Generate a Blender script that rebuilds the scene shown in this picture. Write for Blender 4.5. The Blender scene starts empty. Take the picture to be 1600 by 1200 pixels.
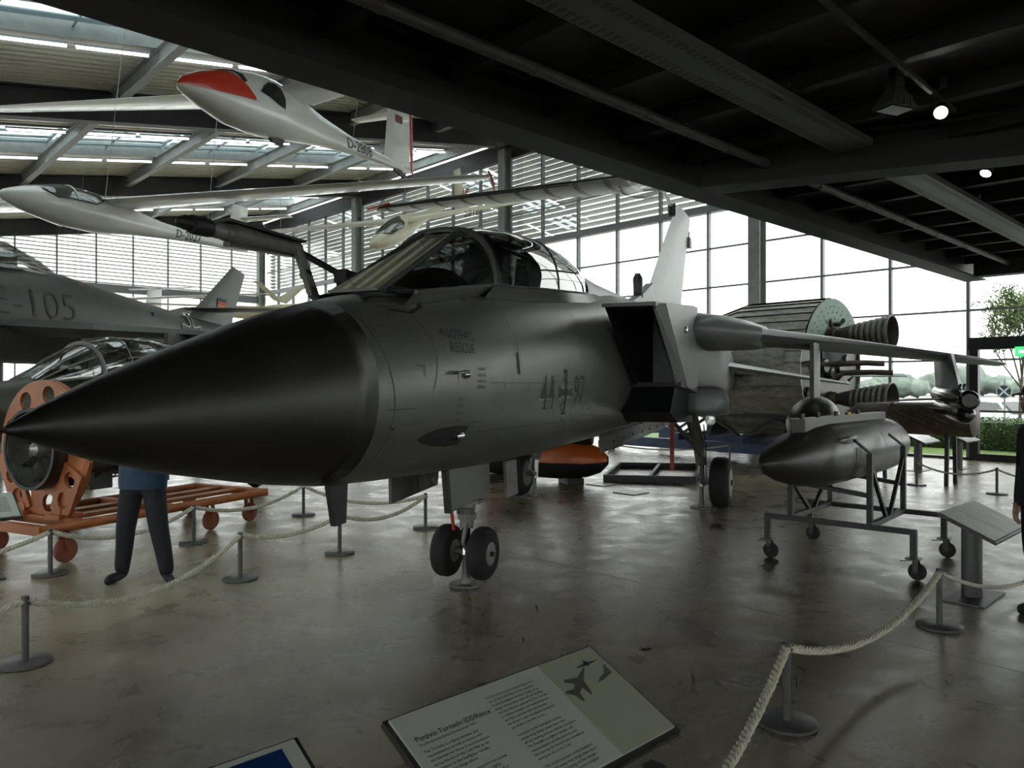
import bpy, bmesh, math, random
from mathutils import Vector, Matrix, noise as mnoise
random.seed(7)
SC = bpy.context.scene
COL = SC.collection
# ---------------------------------------------------------------- camera
FPX, EYE = 1180.0, 1.78
cam_data = bpy.data.cameras.new('camera'); cam = bpy.data.objects.new('camera', cam_data); COL.objects.link(cam)
cam.location = (0, 0, EYE); cam.rotation_euler = (math.pi/2, 0, 0)
cam_data.sensor_width = 36.0; cam_data.lens = FPX/1600*36.0; cam_data.clip_start = 0.05; cam_data.clip_end = 500
SC.camera = cam
# ---------------------------------------------------------------- overcast sky, exposure
SKY_STRENGTH = 1.0
world = bpy.data.worlds.new('overcast_sky'); SC.world = world; world.use_nodes = True
wbg = world.node_tree.nodes['Background']; wbg.inputs[0].default_value = (0.98, 1.0, 0.97, 1); wbg.inputs[1].default_value = SKY_STRENGTH
SC.view_settings.view_transform = 'Standard'; SC.view_settings.look = 'None'
SC.view_settings.gamma = 1.0; SC.view_settings.use_curve_mapping = False
SC.view_settings.exposure = 1.85
SC.cycles.max_bounces = 6; SC.cycles.diffuse_bounces = 3; SC.cycles.glossy_bounces = 4
SC.cycles.transparent_max_bounces = 14; SC.cycles.transmission_bounces = 6
SC.cycles.caustics_reflective = False; SC.cycles.caustics_refractive = False
SC.cycles.sample_clamp_indirect = 6.0
SC.cycles.adaptive_threshold = 0.04; SC.cycles.adaptive_min_samples = 14
world.cycles.sampling_method = 'NONE'
# ---------------------------------------------------------------- helpers
def at(px, py, D):                       # a point of the place, D metres in front of the camera
    return Vector(((px-800)/FPX*D, D, EYE+(600-py)*D/FPX))
def ground(px, py, z=0.0):
    return at(px, py, FPX*(EYE-z)/(py-600))

class MB:
    def __init__(self): self.v = []; self.f = []
    def add(self, vs, fs):
        n = len(self.v); self.v += [Vector(p) for p in vs]; self.f += [[i+n for i in f] for f in fs]; return self
    def box(self, c, size, rz=0.0, M=None):
        hx, hy, hz = [s/2 for s in size]
        vs = [Vector((x, y, z)) for z in (-hz, hz) for y in (-hy, hy) for x in (-hx, hx)]
        R = M if M is not None else Matrix.Rotation(rz, 3, 'Z')
        vs = [R @ p + Vector(c) for p in vs]
        return self.add(vs, [(0,2,3,1), (4,5,7,6), (0,1,5,4), (2,6,7,3), (0,4,6,2), (1,3,7,5)])
    def span(self, lo, hi):
        return self.box([(a+b)/2 for a, b in zip(lo, hi)], [b-a for a, b in zip(lo, hi)])
    def bar(self, p, q, w, h, up=(0,0,1)):         # rectangular bar from p to q, w sideways, h along up
        p = Vector(p); q = Vector(q); d = (q-p).normalized(); up = Vector(up)
        s = d.cross(up)
        if s.length < 1e-4: s = d.cross(Vector((1,0,0)))
        s.normalize(); t = s.cross(d)
        c = [s*(w/2*a)+t*(h/2*b) for a, b in ((-1,-1),(1,-1),(1,1),(-1,1))]
        return self.add([p+x for x in c]+[q+x for x in c], [(3,2,1,0),(4,5,6,7),(0,1,5,4),(1,2,6,5),(2,3,7,6),(3,0,4,7)])
    def loft(self, rings, cap=True, closed=True):
        n = len(rings[0]); vs = [p for r in rings for p in r]; fs = []
        for i in range(len(rings)-1):
            for j in range(n if closed else n-1):
                k = (j+1) % n; fs.append((i*n+j, i*n+k, (i+1)*n+k, (i+1)*n+j))
        if cap:
            fs.append(list(range(n))[::-1]); fs.append([(len(rings)-1)*n+j for j in range(n)])
        return self.add(vs, fs)
    def tube(self, path, r, n=8, cap=True):
        path = [Vector(p) for p in path]; rs = r if isinstance(r, (list, tuple)) else [r]*len(path)
        rings = []; ref = None
        for i, p in enumerate(path):
            d = (path[min(i+1, len(path)-1)]-path[max(i-1, 0)]).normalized()
            if ref is None:
                ref = Vector((0,0,1)) if abs(d.z) < .9 else Vector((1,0,0))
            s = d.cross(ref).normalized(); t = s.cross(d).normalized(); ref = t
            rings.append([p+(s*math.cos(2*math.pi*k/n)+t*math.sin(2*math.pi*k/n))*rs[i] for k in range(n)])
        return self.loft(rings, cap)
    def lathe(self, prof, o=(0,0,0), axis=(0,0,1), n=24, cap=True):   # prof: (along, radius)
        o = Vector(o); d = Vector(axis).normalized()
        ref = Vector((0,0,1)) if abs(d.z) < .9 else Vector((1,0,0))
        s = d.cross(ref).normalized(); t = s.cross(d)
        rings = [[o+d*a+(s*math.cos(2*math.pi*k/n)+t*math.sin(2*math.pi*k/n))*max(r, 1e-4) for k in range(n)] for a, r in prof]
        return self.loft(rings, cap)
    def prism(self, poly, off):                      # polygon (3d points) pushed along off
        poly = [Vector(p) for p in poly]; off = Vector(off); n = len(poly)
        return self.add(poly+[p+off for p in poly], [list(range(n))[::-1], [n+i for i in range(n)]]+[(i, (i+1) % n, n+(i+1) % n, n+i) for i in range(n)])
    def sheet(self, grid, th=None):                  # open grid of points
        return self.loft(grid, cap=False, closed=False)
    def build(self, name, mat, parent=None, smooth=False, world=False, rz=None, loc=None):
        vs = self.v
        if parent is not None and world:
            Mi = frame_of(parent).inverted(); vs = [Mi @ p for p in vs]
        me = bpy.data.meshes.new(name); me.from_pydata([tuple(p) for p in vs], [], self.f)
        bm = bmesh.new(); bm.from_mesh(me); bmesh.ops.recalc_face_normals(bm, faces=bm.faces); bm.to_mesh(me); bm.free()
        me.materials.append(mat)
        if smooth:
            me.polygons.foreach_set('use_smooth', [True]*len(me.polygons))
            if smooth != 'all': me.set_sharp_from_angle(angle=math.radians(smooth if smooth is not True else 38))
        o = bpy.data.objects.new(name, me); COL.objects.link(o)
        if parent is not None: o.parent = parent
        if rz is not None: o.rotation_euler.z = rz
        if loc is not None: o.location = loc
        return o
def frame_of(o):
    M = Matrix.LocRotScale(o.location, o.rotation_euler, None)
    return frame_of(o.parent) @ M if o.parent else M
def tag(o, label=None, cat=None, group=None, kind=None):
    if label: o['label'] = label
    if cat: o['category'] = cat
    if group: o['group'] = group
    if kind: o['kind'] = kind
    return o
def thing(name, label, cat, loc=(0,0,0), rz=0.0, group=None, kind=None):
    o = bpy.data.objects.new(name, None); COL.objects.link(o); o.empty_display_size = .2
    o.location = loc; o.rotation_euler.z = rz
    return tag(o, label, cat, group, kind)
def copy_tree(o, parent=None):
    c = o.copy(); COL.objects.link(c); c.parent = parent
    for ch in [x for x in COL.objects if x.parent == o]: copy_tree(ch, c)
    return c
def inst(o, parent=None, loc=None, rz=None):         # one more object on the same mesh
    c = o.copy(); COL.objects.link(c)
    if parent is not None: c.parent = parent
    if loc is not None: c.location = loc
    if rz is not None: c.rotation_euler.z = rz
    return c
def interp(x, xs, ys):
    if x <= xs[0]: return ys[0]
    for i in range(1, len(xs)):
        if x <= xs[i]:
            t = (x-xs[i-1])/(xs[i]-xs[i-1]); return ys[i-1]+(ys[i]-ys[i-1])*t
    return ys[-1]
def text_mesh(body, size, shear=0.0, align='LEFT', extrude=0.0, bold=0.0, fine=None):
    cu = bpy.data.curves.new('t', 'FONT'); cu.body = body; cu.size = size; cu.shear = shear; cu.align_x = align
    cu.extrude = extrude; cu.offset = bold; cu.resolution_u = 3
    o = bpy.data.objects.new('t', cu); COL.objects.link(o)
    bpy.context.view_layer.update()
    me = bpy.data.meshes.new_from_object(o.evaluated_get(bpy.context.evaluated_depsgraph_get()))
    bpy.data.objects.remove(o); bpy.data.curves.remove(cu)
    if fine:
        bm = bmesh.new(); bm.from_mesh(me); bmesh.ops.remove_doubles(bm, verts=bm.verts, dist=1e-5); bmesh.ops.triangulate(bm, faces=bm.faces)
        for k in range(4):
            es = [e for e in bm.edges if e.calc_length() > fine]
            if not es: break
            bmesh.ops.subdivide_edges(bm, edges=es, cuts=1); bmesh.ops.triangulate(bm, faces=bm.faces)
        bm.to_mesh(me); bm.free()
    return [v.co.copy() for v in me.vertices], [list(p.vertices) for p in me.polygons]
# ---------------------------------------------------------------- materials
def mat(name, col, rough=.5, metal=0.0, var=0.0, scale=6.0, bump=0.0, bscale=40.0, col2=None, coat=0.0, spec=.5, stretch=None, emit=None, alpha=None, trans=0.0):
    m = bpy.data.materials.new(name); m.use_nodes = True
    nt = m.node_tree; b = nt.nodes['Principled BSDF']; L = nt.links
    b.inputs['Base Color'].default_value = (*col, 1); b.inputs['Roughness'].default_value = rough
    b.inputs['Metallic'].default_value = metal; b.inputs['Coat Weight'].default_value = coat
    b.inputs['Specular IOR Level'].default_value = spec; b.inputs['Transmission Weight'].default_value = trans
    if emit: m.cycles.emission_sampling = 'NONE'; b.inputs['Emission Color'].default_value = (*emit[:3], 1); b.inputs['Emission Strength'].default_value = emit[3]
    if var or bump:
        g = nt.nodes.new('ShaderNodeNewGeometry'); src = g.outputs['Position']
        if stretch:
            mp = nt.nodes.new('ShaderNodeMapping'); mp.inputs['Scale'].default_value = stretch; L.new(src, mp.inputs[0]); src = mp.outputs[0]
    if var:
        n = nt.nodes.new('ShaderNodeTexNoise'); n.inputs['Scale'].default_value = scale; n.inputs['Detail'].default_value = 6; n.inputs['Roughness'].default_value = .6
        L.new(src, n.inputs['Vector'])
        r = nt.nodes.new('ShaderNodeValToRGB'); c2 = col2 or tuple(c*(1-var) for c in col)
        r.color_ramp.elements[0].position = .35; r.color_ramp.elements[1].position = .68
        r.color_ramp.elements[0].color = (*c2, 1); r.color_ramp.elements[1].color = (*(col if col2 else tuple(min(1, c*(1+var)) for c in col)), 1)
        L.new(n.outputs['Fac'], r.inputs[0]); L.new(r.outputs[0], b.inputs['Base Color'])
        mr = nt.nodes.new('ShaderNodeMapRange'); mr.inputs['To Min'].default_value = max(0.02, rough-.08); mr.inputs['To Max'].default_value = min(1, rough+.1)
        L.new(n.outputs['Fac'], mr.inputs[0]); L.new(mr.outputs[0], b.inputs['Roughness'])
    if bump:
        n2 = nt.nodes.new('ShaderNodeTexNoise'); n2.inputs['Scale'].default_value = bscale; n2.inputs['Detail'].default_value = 3; L.new(src, n2.inputs['Vector'])
        bp = nt.nodes.new('ShaderNodeBump'); bp.inputs['Strength'].default_value = bump; bp.inputs['Distance'].default_value = .02
        L.new(n2.outputs['Fac'], bp.inputs['Height']); L.new(bp.outputs[0], b.inputs['Normal'])
    return m
def glass(name, tint=(1,1,1), refl=.08, rough=0.0, refl_max=.6):
    m = bpy.data.materials.new(name); m.use_nodes = True; nt = m.node_tree; nt.nodes.clear(); L = nt.links
    out = nt.nodes.new('ShaderNodeOutputMaterial'); tr = nt.nodes.new('ShaderNodeBsdfTransparent'); tr.inputs[0].default_value = (*tint, 1)
    gl = nt.nodes.new('ShaderNodeBsdfGlossy'); gl.inputs['Roughness'].default_value = rough
    lw = nt.nodes.new('ShaderNodeFresnel'); lw.inputs['IOR'].default_value = 1.5
    mr = nt.nodes.new('ShaderNodeMapRange'); mr.inputs['From Max'].default_value = 1; mr.inputs['To Min'].default_value = refl*.5; mr.inputs['To Max'].default_value = refl_max
    mx = nt.nodes.new('ShaderNodeMixShader'); L.new(lw.outputs[0], mr.inputs[0]); L.new(mr.outputs[0], mx.inputs[0]); L.new(tr.outputs[0], mx.inputs[1]); L.new(gl.outputs[0], mx.inputs[2]); L.new(mx.outputs[0], out.inputs[0])
    return m
# ================================================================ the hall: x = v (towards the glazed side wall), y = u (towards the end wall)
BA = math.atan2(.6903, .7235)
BR = Matrix.Rotation(BA, 3, 'Z')
def UV(v, u, z): return BR @ Vector((v, u, z))
def to_vu(p): q = BR.transposed() @ Vector(p); return q.x, q.y
VW = 20.05; UE = 41.98; V0 = -15.0; U0 = -16.0
COLU = [0.22, 10.66, 21.10, 31.54]; BAY = 10.44; MS = 1.74
SL = .17
def zg(v): return 7.45+SL*v
def concrete():
    m = bpy.data.materials.new('polished_concrete'); m.use_nodes = True; nt = m.node_tree; b = nt.nodes['Principled BSDF']; L = nt.links
    g = nt.nodes.new('ShaderNodeNewGeometry')
    def noise(scale, detail, rough=.6, dist=0.0):
        n = nt.nodes.new('ShaderNodeTexNoise'); n.inputs['Scale'].default_value = scale; n.inputs['Detail'].default_value = detail
        n.inputs['Roughness'].default_value = rough; n.inputs['Distortion'].default_value = dist; L.new(g.outputs['Position'], n.inputs['Vector']); return n
    n1 = noise(.55, 5, .55, .6); n2 = noise(2.6, 7, .62, .4); n3 = noise(22, 6, .75)
    r1 = nt.nodes.new('ShaderNodeValToRGB'); e = r1.color_ramp.elements
    e[0].position = .28; e[0].color = (.185, .15, .098, 1); e[1].position = .74; e[1].color = (.48, .425, .305, 1)
    e2 = e.new(.5); e2.color = (.315, .265, .182, 1)
    L.new(n1.outputs['Fac'], r1.inputs[0])
    r2 = nt.nodes.new('ShaderNodeValToRGB'); r2.color_ramp.elements[0].position = .25; r2.color_ramp.elements[1].position = .8
    r2.color_ramp.elements[0].color = (.74, .74, .74, 1); r2.color_ramp.elements[1].color = (1.15, 1.15, 1.12, 1); L.new(n2.outputs['Fac'], r2.inputs[0])
    mx = nt.nodes.new('ShaderNodeMix'); mx.data_type = 'RGBA'; mx.blend_type = 'MULTIPLY'; mx.inputs[0].default_value = 1.0
    L.new(r1.outputs[0], mx.inputs[6]); L.new(r2.outputs[0], mx.inputs[7]); L.new(mx.outputs[2], b.inputs['Base Color'])
    mr = nt.nodes.new('ShaderNodeMapRange'); mr.inputs['From Min'].default_value = .3; mr.inputs['From Max'].default_value = .75
    mr.inputs['To Min'].default_value = .20; mr.inputs['To Max'].default_value = .44; L.new(n2.outputs['Fac'], mr.inputs[0]); L.new(mr.outputs[0], b.inputs['Roughness'])
    bp = nt.nodes.new('ShaderNodeBump'); bp.inputs['Strength'].default_value = .12; bp.inputs['Distance'].default_value = .01
    ad = nt.nodes.new('ShaderNodeMath'); ad.operation = 'ADD'; L.new(n2.outputs['Fac'], ad.inputs[0]); L.new(n3.outputs['Fac'], ad.inputs[1]); L.new(ad.outputs[0], bp.inputs['Height']); L.new(bp.outputs[0], b.inputs['Normal'])
    b.inputs['Specular IOR Level'].default_value = .6
    return m
M = {}
M['concrete'] = concrete()
M['joint'] = mat('joint_dark', (.02, .019, .017), .8)
M['steel'] = mat('painted_steel_grey', (.29, .31, .30), .45, .0, .12, 3)
M['steel_dark'] = mat('dark_steel', (.030, .030, .031), .5, .0, .2, 4)
M['deck'] = mat('roof_deck_metal', (.62, .61, .52), .5, .1, .08, 2)
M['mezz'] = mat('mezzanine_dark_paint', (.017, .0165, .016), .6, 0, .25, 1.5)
M['frame'] = mat('window_frame_grey', (.23, .24, .25), .4, .3)
M['slat'] = mat('louvre_slat', (.62, .63, .62), .45, .1)
M['slat_end'] = mat('louvre_slat_end', (.62, .63, .62), .45, .1)
M['glass'] = glass('window_glass', (.93, .96, .95))
M['sky_glass'] = glass('skylight_glass', (.84, .96, 1.0))
M['blade'] = mat('skylight_blade', (.26, .40, .46), .4, 0, .05, 3)
M['lamp'] = mat('lamp_tube', (.9, .9, .95), .4, emit=(.9, .92, 1.0, 2.2))
M['lampbody'] = mat('lamp_body', (.5, .5, .5), .4)
M['wallpaint'] = mat('wall_paint', (.33, .32, .30), .7, 0, .06, 1)
def S(name, mb, m, smooth=False, parent=None):
    o = mb.build(name, m, parent, smooth)
    if parent is None: o.rotation_euler.z = BA; o['kind'] = 'structure'
    return o
def ibeam(mb, p, q, w, h, t=.03, tw=.02):    # bottom centre line p -> q
    p = Vector(p); q = Vector(q)
    mb.bar(p+Vector((0,0,t/2)), q+Vector((0,0,t/2)), w, t); mb.bar(p+Vector((0,0,h-t/2)), q+Vector((0,0,h-t/2)), w, t)
    mb.bar(p+Vector((0,0,h/2)), q+Vector((0,0,h/2)), tw, h-2*t+.002)
# floor of cast slabs with recessed joints
fl = S('floor', MB().span((V0, U0, -.3), (VW, UE, -.012)), M['joint'])
vj = [V0]+[5.5+6.1*k for k in range(-3, 3)]+[VW]; uj = [U0, -4.0, 12.5, 26.0, UE]
for i in range(len(vj)-1):
    for j in range(len(uj)-1):
        mb = MB().span((vj[i]+.004, uj[j]+.004, -.2), (vj[i+1]-.004, uj[j+1]-.004, 0.0)); S('slab', mb, M['concrete'], parent=fl)
# roof: corrugated decks, skylight bands, girders, purlins
PUR = [19.85-3.48*k for k in range(0, 10)]
bays = [(-10.22, .22)]+[(COLU[k], COLU[k]+BAY) for k in range(4)]
ci = 0
M['deck2'] = M['deck']
for g0, g1 in bays:
    c = (g0+g1)/2
    for a0, a1 in ((g0, c-1.62), (c+1.62, g1)):
        prof = []; u = a0
        while u < a1-.02:
            for du, dz in ((0, 0), (.12, 0), (.15, .13), (.25, .13)): prof.append((min(u+du, a1), dz))
            u += .28
        prof.append((a1, 0))
        g = [[Vector((v, uu, zg(v)+.78+dz)) for uu, dz in prof] for v in (V0, VW+.6)]
        S('ceiling', MB().sheet(g), M['deck'])
    # upstand boards beside the skylight opening
    for uu in (c-1.62, c+1.62):
        S('skylight_trim', MB().bar((V0, uu, zg(V0)+.98), (VW, uu, zg(VW)+.98), .04, .45), M['steel'])
    pv = [V0]+sorted(PUR)
    pv = [x for x in pv if x >= V0]
    win = thing('skylight_window', None, None, (0,0,0), BA, kind='structure')
    for i in range(len(pv)-1):
        v0, v1 = pv[i], pv[i+1]
        g = [[Vector((v, uu, zg(v)+1.15)) for uu in (c-1.6, c+1.6)] for v in (v0, v1)]
        MB().sheet(g).build('pane', M['sky_glass'], win)
        MB().bar((v0, c-1.6, zg(v0)+1.12), (v0, c+1.6, zg(v0)+1.12), .07, .08).build('glazing_bar', M['steel'], win)
        vm = (v0+v1)/2
        MB().bar((vm, c-1.6, zg(vm)+1.0), (vm, c+1.6, zg(vm)+1.0), .04, .06).build('glazing_bar', M['steel'], win)
        for k in range(5):
            uu = c-1.28+.64*k
            MB().bar((v0+.06, uu, zg(v0)+1.02), (v1-.06, uu, zg(v1)+1.02), .24, .02).build('blade', M['blade'], win)
for k, gu in enumerate(COLU+[UE-.15]):
    mb = MB(); ibeam(mb, (V0, gu, zg(V0)), (VW-.2, gu, zg(VW-.2)), .32, .78, .04, .03); S('roof_beam', mb, M['steel_dark'])
for pvv in PUR:
    if pvv < V0+1: continue
    for g0, g1 in bays:
        mb = MB(); ibeam(mb, (pvv, g0+.16, zg(pvv)+.36), (pvv, g1-.16, zg(pvv)+.36), .20, .40, .025, .02); S('purlin_beam', mb, M['steel'])
# fluorescent tubes along both sides of each skylight band
def tube_lamp():
    t = thing('fluorescent_lamp', None, 'lamp')
    MB().box((0, 0, .055), (1.5, .07, .05)).build('housing', M['lampbody'], t)
    MB().tube([(-.72, 0, 0), (.72, 0, 0)], .028, 8).build('tube', M['lamp'], t, True)
    return t
lamp0 = None; rows_ = {}
pitch_rot = math.atan(SL)
for bi, (g0, g1) in enumerate(bays[1:]):
    c = (g0+g1)/2
    for si, uu in enumerate((c-1.72, c+1.72)):
        for i in range(len(PUR)-1):
            for h in (0, 1):
                vm = PUR[i+1]+(.27+.46*h)*3.48
                q_ = UV(vm, uu, zg(vm)+.60); px_ = 800+FPX*q_.x/max(q_.y, .1); py_ = 600-FPX*(q_.z-EYE)/max(q_.y, .1)
                if q_.y < 2 or px_ < -60 or py_ < -10 or py_ < (px_-100)*.31-30 or (bi == 0): continue     # out of frame or hidden above the mezzanine edge
                if lamp0 is None: lamp0 = tube_lamp(); o = lamp0
                else: o = copy_tree(lamp0)
                o.rotation_euler = (0, -pitch_rot, BA); o.location = UV(vm, uu, zg(vm)+.60)
                rows_.setdefault((bi, si), []).append((-vm, o))
ORD = 'first second third fourth fifth sixth seventh eighth ninth tenth eleventh twelfth'.split()
for (bi, si), L_ in rows_.items():
    for n_, (q_, o) in enumerate(sorted(L_, key=lambda t: t[0])):
        bn = {1: 'nearest', 2: 'middle', 3: 'farthest'}[bi]; sn = ('near', 'far')[si]
        tag(o, '%s lit fluorescent tube from the glazed wall, %s edge of the %s skylight band' % (ORD[n_], sn, bn), 'lamp', 'tubes on the %s edge of the %s skylight band' % (sn, bn))
# ---- side wall (v = VW): columns, mullions, transoms, panes, louvres
wl = S('wall_side', MB().span((VW-.1, U0, -.1), (VW+.1, UE, .06)), M['steel_dark'])
MB().span((VW-.12, U0, 10.42), (VW+.1, UE, 11.1)).build('head_rail', M['steel_dark'], wl)
MB().span((VW-.16, U0, 6.93), (VW+.1, UE, 7.13)).build('rail', M['frame'], wl)
for gu in COLU+[UE-.15]:
    mb = MB(); mb.span((VW-.50, gu-.18, 0), (VW-.46, gu+.18, 10.7)); mb.span((VW-.16, gu-.18, 0), (VW-.12, gu+.18, 10.7)); mb.span((VW-.47, gu-.02, 0), (VW-.15, gu+.02, 10.7))
    S('steel_column', mb, M['steel'])
TR = [2.34, 3.51, 4.68, 5.85]
nb = 0
mus = []
u = U0+.1
k = int((U0-COLU[0])/MS)-1
while COLU[0]+k*MS < UE-.3:
    uu = COLU[0]+k*MS
    if uu > U0+.3: mus.append(uu)
    k += 1
DOOR0, DOOR1 = 3.70, 5.44
for i, uu in enumerate(mus):
    MB().span((VW-.07, uu-.035, .06), (VW+.07, uu+.035, 10.42)).build('mullion', M['frame'], wl)
mus2 = [U0]+mus+[UE-.2]
slat_mesh = None
for i in range(len(mus2)-1):
    a0, a1 = mus2[i]+.035, mus2[i+1]-.035
    hs = [.06]+TR+[6.93]
    isdoor = abs((a0+a1)/2-4.57) < .6
    w = thing('window_%d' % (i+1), None, None, (0,0,0), BA, kind='structure')
    for j in range(len(hs)-1):
        if isdoor and j == 0: continue
        MB().add([(VW, a0, hs[j]+.02), (VW, a1, hs[j]+.02), (VW, a1, hs[j+1]-.02), (VW, a0, hs[j+1]-.02)], [(0,1,2,3)]).build('pane', M['glass'], w)
        if j: MB().span((VW-.05, a0, hs[j]-.022), (VW+.05, a1, hs[j]+.022)).build('transom', M['frame'], w)
    if a0 > 8.5:
        for z in (7.13, 8.23, 9.33):
            MB().add([(VW, a0, z), (VW, a1, z), (VW, a1, z+1.1), (VW, a0, z+1.1)], [(0,1,2,3)]).build('pane', M['glass'], w)
            if z > 7.2: MB().span((VW-.05, a0, z-.02), (VW+.05, a1, z+.02)).build('transom', M['frame'], w)
        mb = MB(); z = 7.2
        while z < 10.4:
            mb.bar((VW+.30, a0-.04, z), (VW+.30, a1+.04, z), .20, .012, up=(.5, 0, .87)); z += .20
        s_ = mb.build('louvre_slats', M['slat'], w); s_['kind'] = 'stuff'
    else:
        MB().add([(VW, a0, 7.13), (VW, a1, 7.13), (VW, a1, 10.4), (VW, a0, 10.4)], [(0,1,2,3)]).build('pane', M['glass'], w)
# ---- end wall (u = UE)
we = S('wall_end', MB().span((V0, UE-.1, -.1), (VW, UE+.1, .5)), M['steel_dark'])
MB().span((V0, UE-.16, 6.45), (VW, UE+.1, 6.85)).build('rail', M['frame'], we)
mv = [VW-.25-MS*k for k in range(0, 20)]
mv = [x for x in mv if x > V0]
for i, vv in enumerate(mv):
    MB().span((vv-.035, UE-.07, .5), (vv+.035, UE+.07, zg(vv)+.7)).build('mullion', M['frame'], we)
for i in range(len(mv)-1):
    v0, v1 = mv[i+1]+.035, mv[i]-.035
    w = thing('window_%d' % (60+i), None, None, (0,0,0), BA, kind='structure')
    MB().add([(v0, UE, .5), (v1, UE, .5), (v1, UE, 6.45), (v0, UE, 6.45)], [(0,1,2,3)]).build('pane', M['glass'], w)
    MB().add([(v0, UE, 6.85), (v1, UE, 6.85), (v1, UE, zg(v1)+.8), (v0, UE, zg(v0)+.8)], [(0,1,2,3)]).build('pane', M['glass'], w)
    mb = MB(); z = 6.95
    while z < zg(v1)+.7:
        mb.bar((v0-.04, UE+.28, z), (v1+.04, UE+.28, z), .12, .012, up=(0, .5, .87)); z += .19
    s_ = mb.build('louvre_slats', M['slat_end'], w); s_['kind'] = 'stuff'
wb = S('wall_back', MB().span((V0-.2, U0, -.1), (V0, UE, .5)), M['wallpaint'])
MB().span((V0-.2, U0, 4.4), (V0, UE, 6.5)).build('upper_cladding', M['wallpaint'], wb)
uu = U0
while uu < UE-2:
    w = thing('window_%d' % (130+int((uu-U0)/2)), None, None, (0,0,0), BA, kind='structure')
    MB().add([(V0-.1, uu, .5), (V0-.1, uu+2, .5), (V0-.1, uu+2, 4.4), (V0-.1, uu, 4.4)], [(0,1,2,3)]).build('pane', M['glass'], w)
    MB().span((V0-.16, uu-.035, .5), (V0-.04, uu+.035, 4.4)).build('mullion', M['frame'], w); uu += 2
wn = S('wall_near', MB().span((V0, U0-.2, -.1), (VW, U0, .5)), M['steel_dark'])
MB().span((V0, U0-.2, 4.0), (VW, U0, 11.5)).build('upper_cladding', M['wallpaint'], wn)
vv = V0
while vv < VW-1:
    w = thing('window_%d' % (90+int((vv-V0)/1.74)), None, None, (0,0,0), BA, kind='structure')
    MB().add([(vv, U0-.1, .5), (vv+1.74, U0-.1, .5), (vv+1.74, U0-.1, 4.0), (vv, U0-.1, 4.0)], [(0,1,2,3)]).build('pane', M['glass'], w)
    MB().span((vv-.035, U0-.16, .5), (vv+.035, U0-.04, 4.0)).build('mullion', M['frame'], w)
    MB().span((vv, U0-.14, 2.5), (vv+1.74, U0-.06, 2.56)).build('transom', M['frame'], w); vv += 1.74
# ---- mezzanine over the viewer: slab, joists, edge beam, cross beam
ZM = 4.15; UM = 5.22
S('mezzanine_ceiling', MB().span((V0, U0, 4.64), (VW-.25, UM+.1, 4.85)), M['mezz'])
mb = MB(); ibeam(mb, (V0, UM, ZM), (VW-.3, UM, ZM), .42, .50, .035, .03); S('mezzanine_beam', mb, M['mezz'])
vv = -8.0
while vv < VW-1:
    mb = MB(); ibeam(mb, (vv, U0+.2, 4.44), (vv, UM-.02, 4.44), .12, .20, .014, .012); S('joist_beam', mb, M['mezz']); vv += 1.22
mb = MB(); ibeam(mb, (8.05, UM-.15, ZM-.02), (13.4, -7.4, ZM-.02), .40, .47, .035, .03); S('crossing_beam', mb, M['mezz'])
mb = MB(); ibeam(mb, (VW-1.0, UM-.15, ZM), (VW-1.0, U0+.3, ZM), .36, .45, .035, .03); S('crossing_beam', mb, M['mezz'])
for vv in (-6.0, 8.0): pass
S('mezzanine_column', MB().tube([(VW-1.0, UM-7.0, 0), (VW-1.0, UM-7.0, ZM)], .11, 16), M['steel'], True)
# ================================================================ the swing-wing jet in the middle of the hall
M['grey'] = mat('jet_grey_paint', (.115, .117, .098), .35, .1, .14, 1.6, .03, 60)
M['greylight'] = mat('jet_light_grey_paint', (.25, .268, .265), .42, .1, .12, 2)
M['radome'] = mat('radome_black', (.014, .013, .0115), .40, 0, .35, 2.2)
M['black'] = mat('matt_black', (.012, .012, .012), .55)
M['intake'] = mat('intake_dark', (.010, .011, .014), .5)
M['rubber'] = mat('tyre_rubber', (.014, .014, .014), .75, 0, .2, 20)
M['hub'] = mat('wheel_hub_grey', (.24, .235, .22), .5, .2)
M['gear'] = mat('gear_leg_paint', (.20, .19, .175), .45, .1, .2, 12)
M['chrome'] = mat('bare_metal', (.6, .6, .6), .2, 1.0)
M['dkmetal'] = mat('dark_gunmetal', (.06, .06, .058), .35, .5, .2, 8)
M['canopy'] = glass('canopy_glass', (.84, .88, .86), .36, .02, .95)
M['frame_g'] = mat('canopy_frame_grey', (.11, .115, .105), .4, .1)
M['red'] = mat('red_paint', (.45, .03, .02), .4)
M['white'] = mat('white_gelcoat', (.72, .73, .68), .22, 0, .03, 2, coat=.3)
M['print'] = mat('stencil_dark', (.022, .022, .020), .6)
M['printw'] = mat('marking_white', (.42, .42, .38), .6)
M['seam'] = mat('panel_seam', (.045, .046, .040), .6)
TA = math.atan2(.9229, .385)
jet = thing('fighter_jet', 'large grey swing-wing fighter jet with black nose cone and numbers 44 97', 'aircraft', (-1.98, 2.95, 0), TA)
def T(s, l, z): return Vector((s, -l, z))
FS = [0, .12, .35, .74, 1.4, 1.92, 2.4, 3.0, 3.6, 4.5, 5.5, 6.5, 7.5, 9.5, 11.5, 14.0]
FT = [1.615, 1.68, 1.785, 1.935, 2.165, 2.30, 2.41, 2.51, 2.59, 2.66, 2.74, 2.85, 2.98, 3.07, 3.05, 2.85]
FB = [1.585, 1.54, 1.455, 1.35, 1.215, 1.14, 1.11, 1.09, 1.07, 1.055, 1.07, 1.09, 1.10, 1.14, 1.2, 1.4]
FW = [.012, .06, .145, .25, .40, .48, .53, .57, .61, .66, .70, .72, .73, .70, .62, .5]
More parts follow.
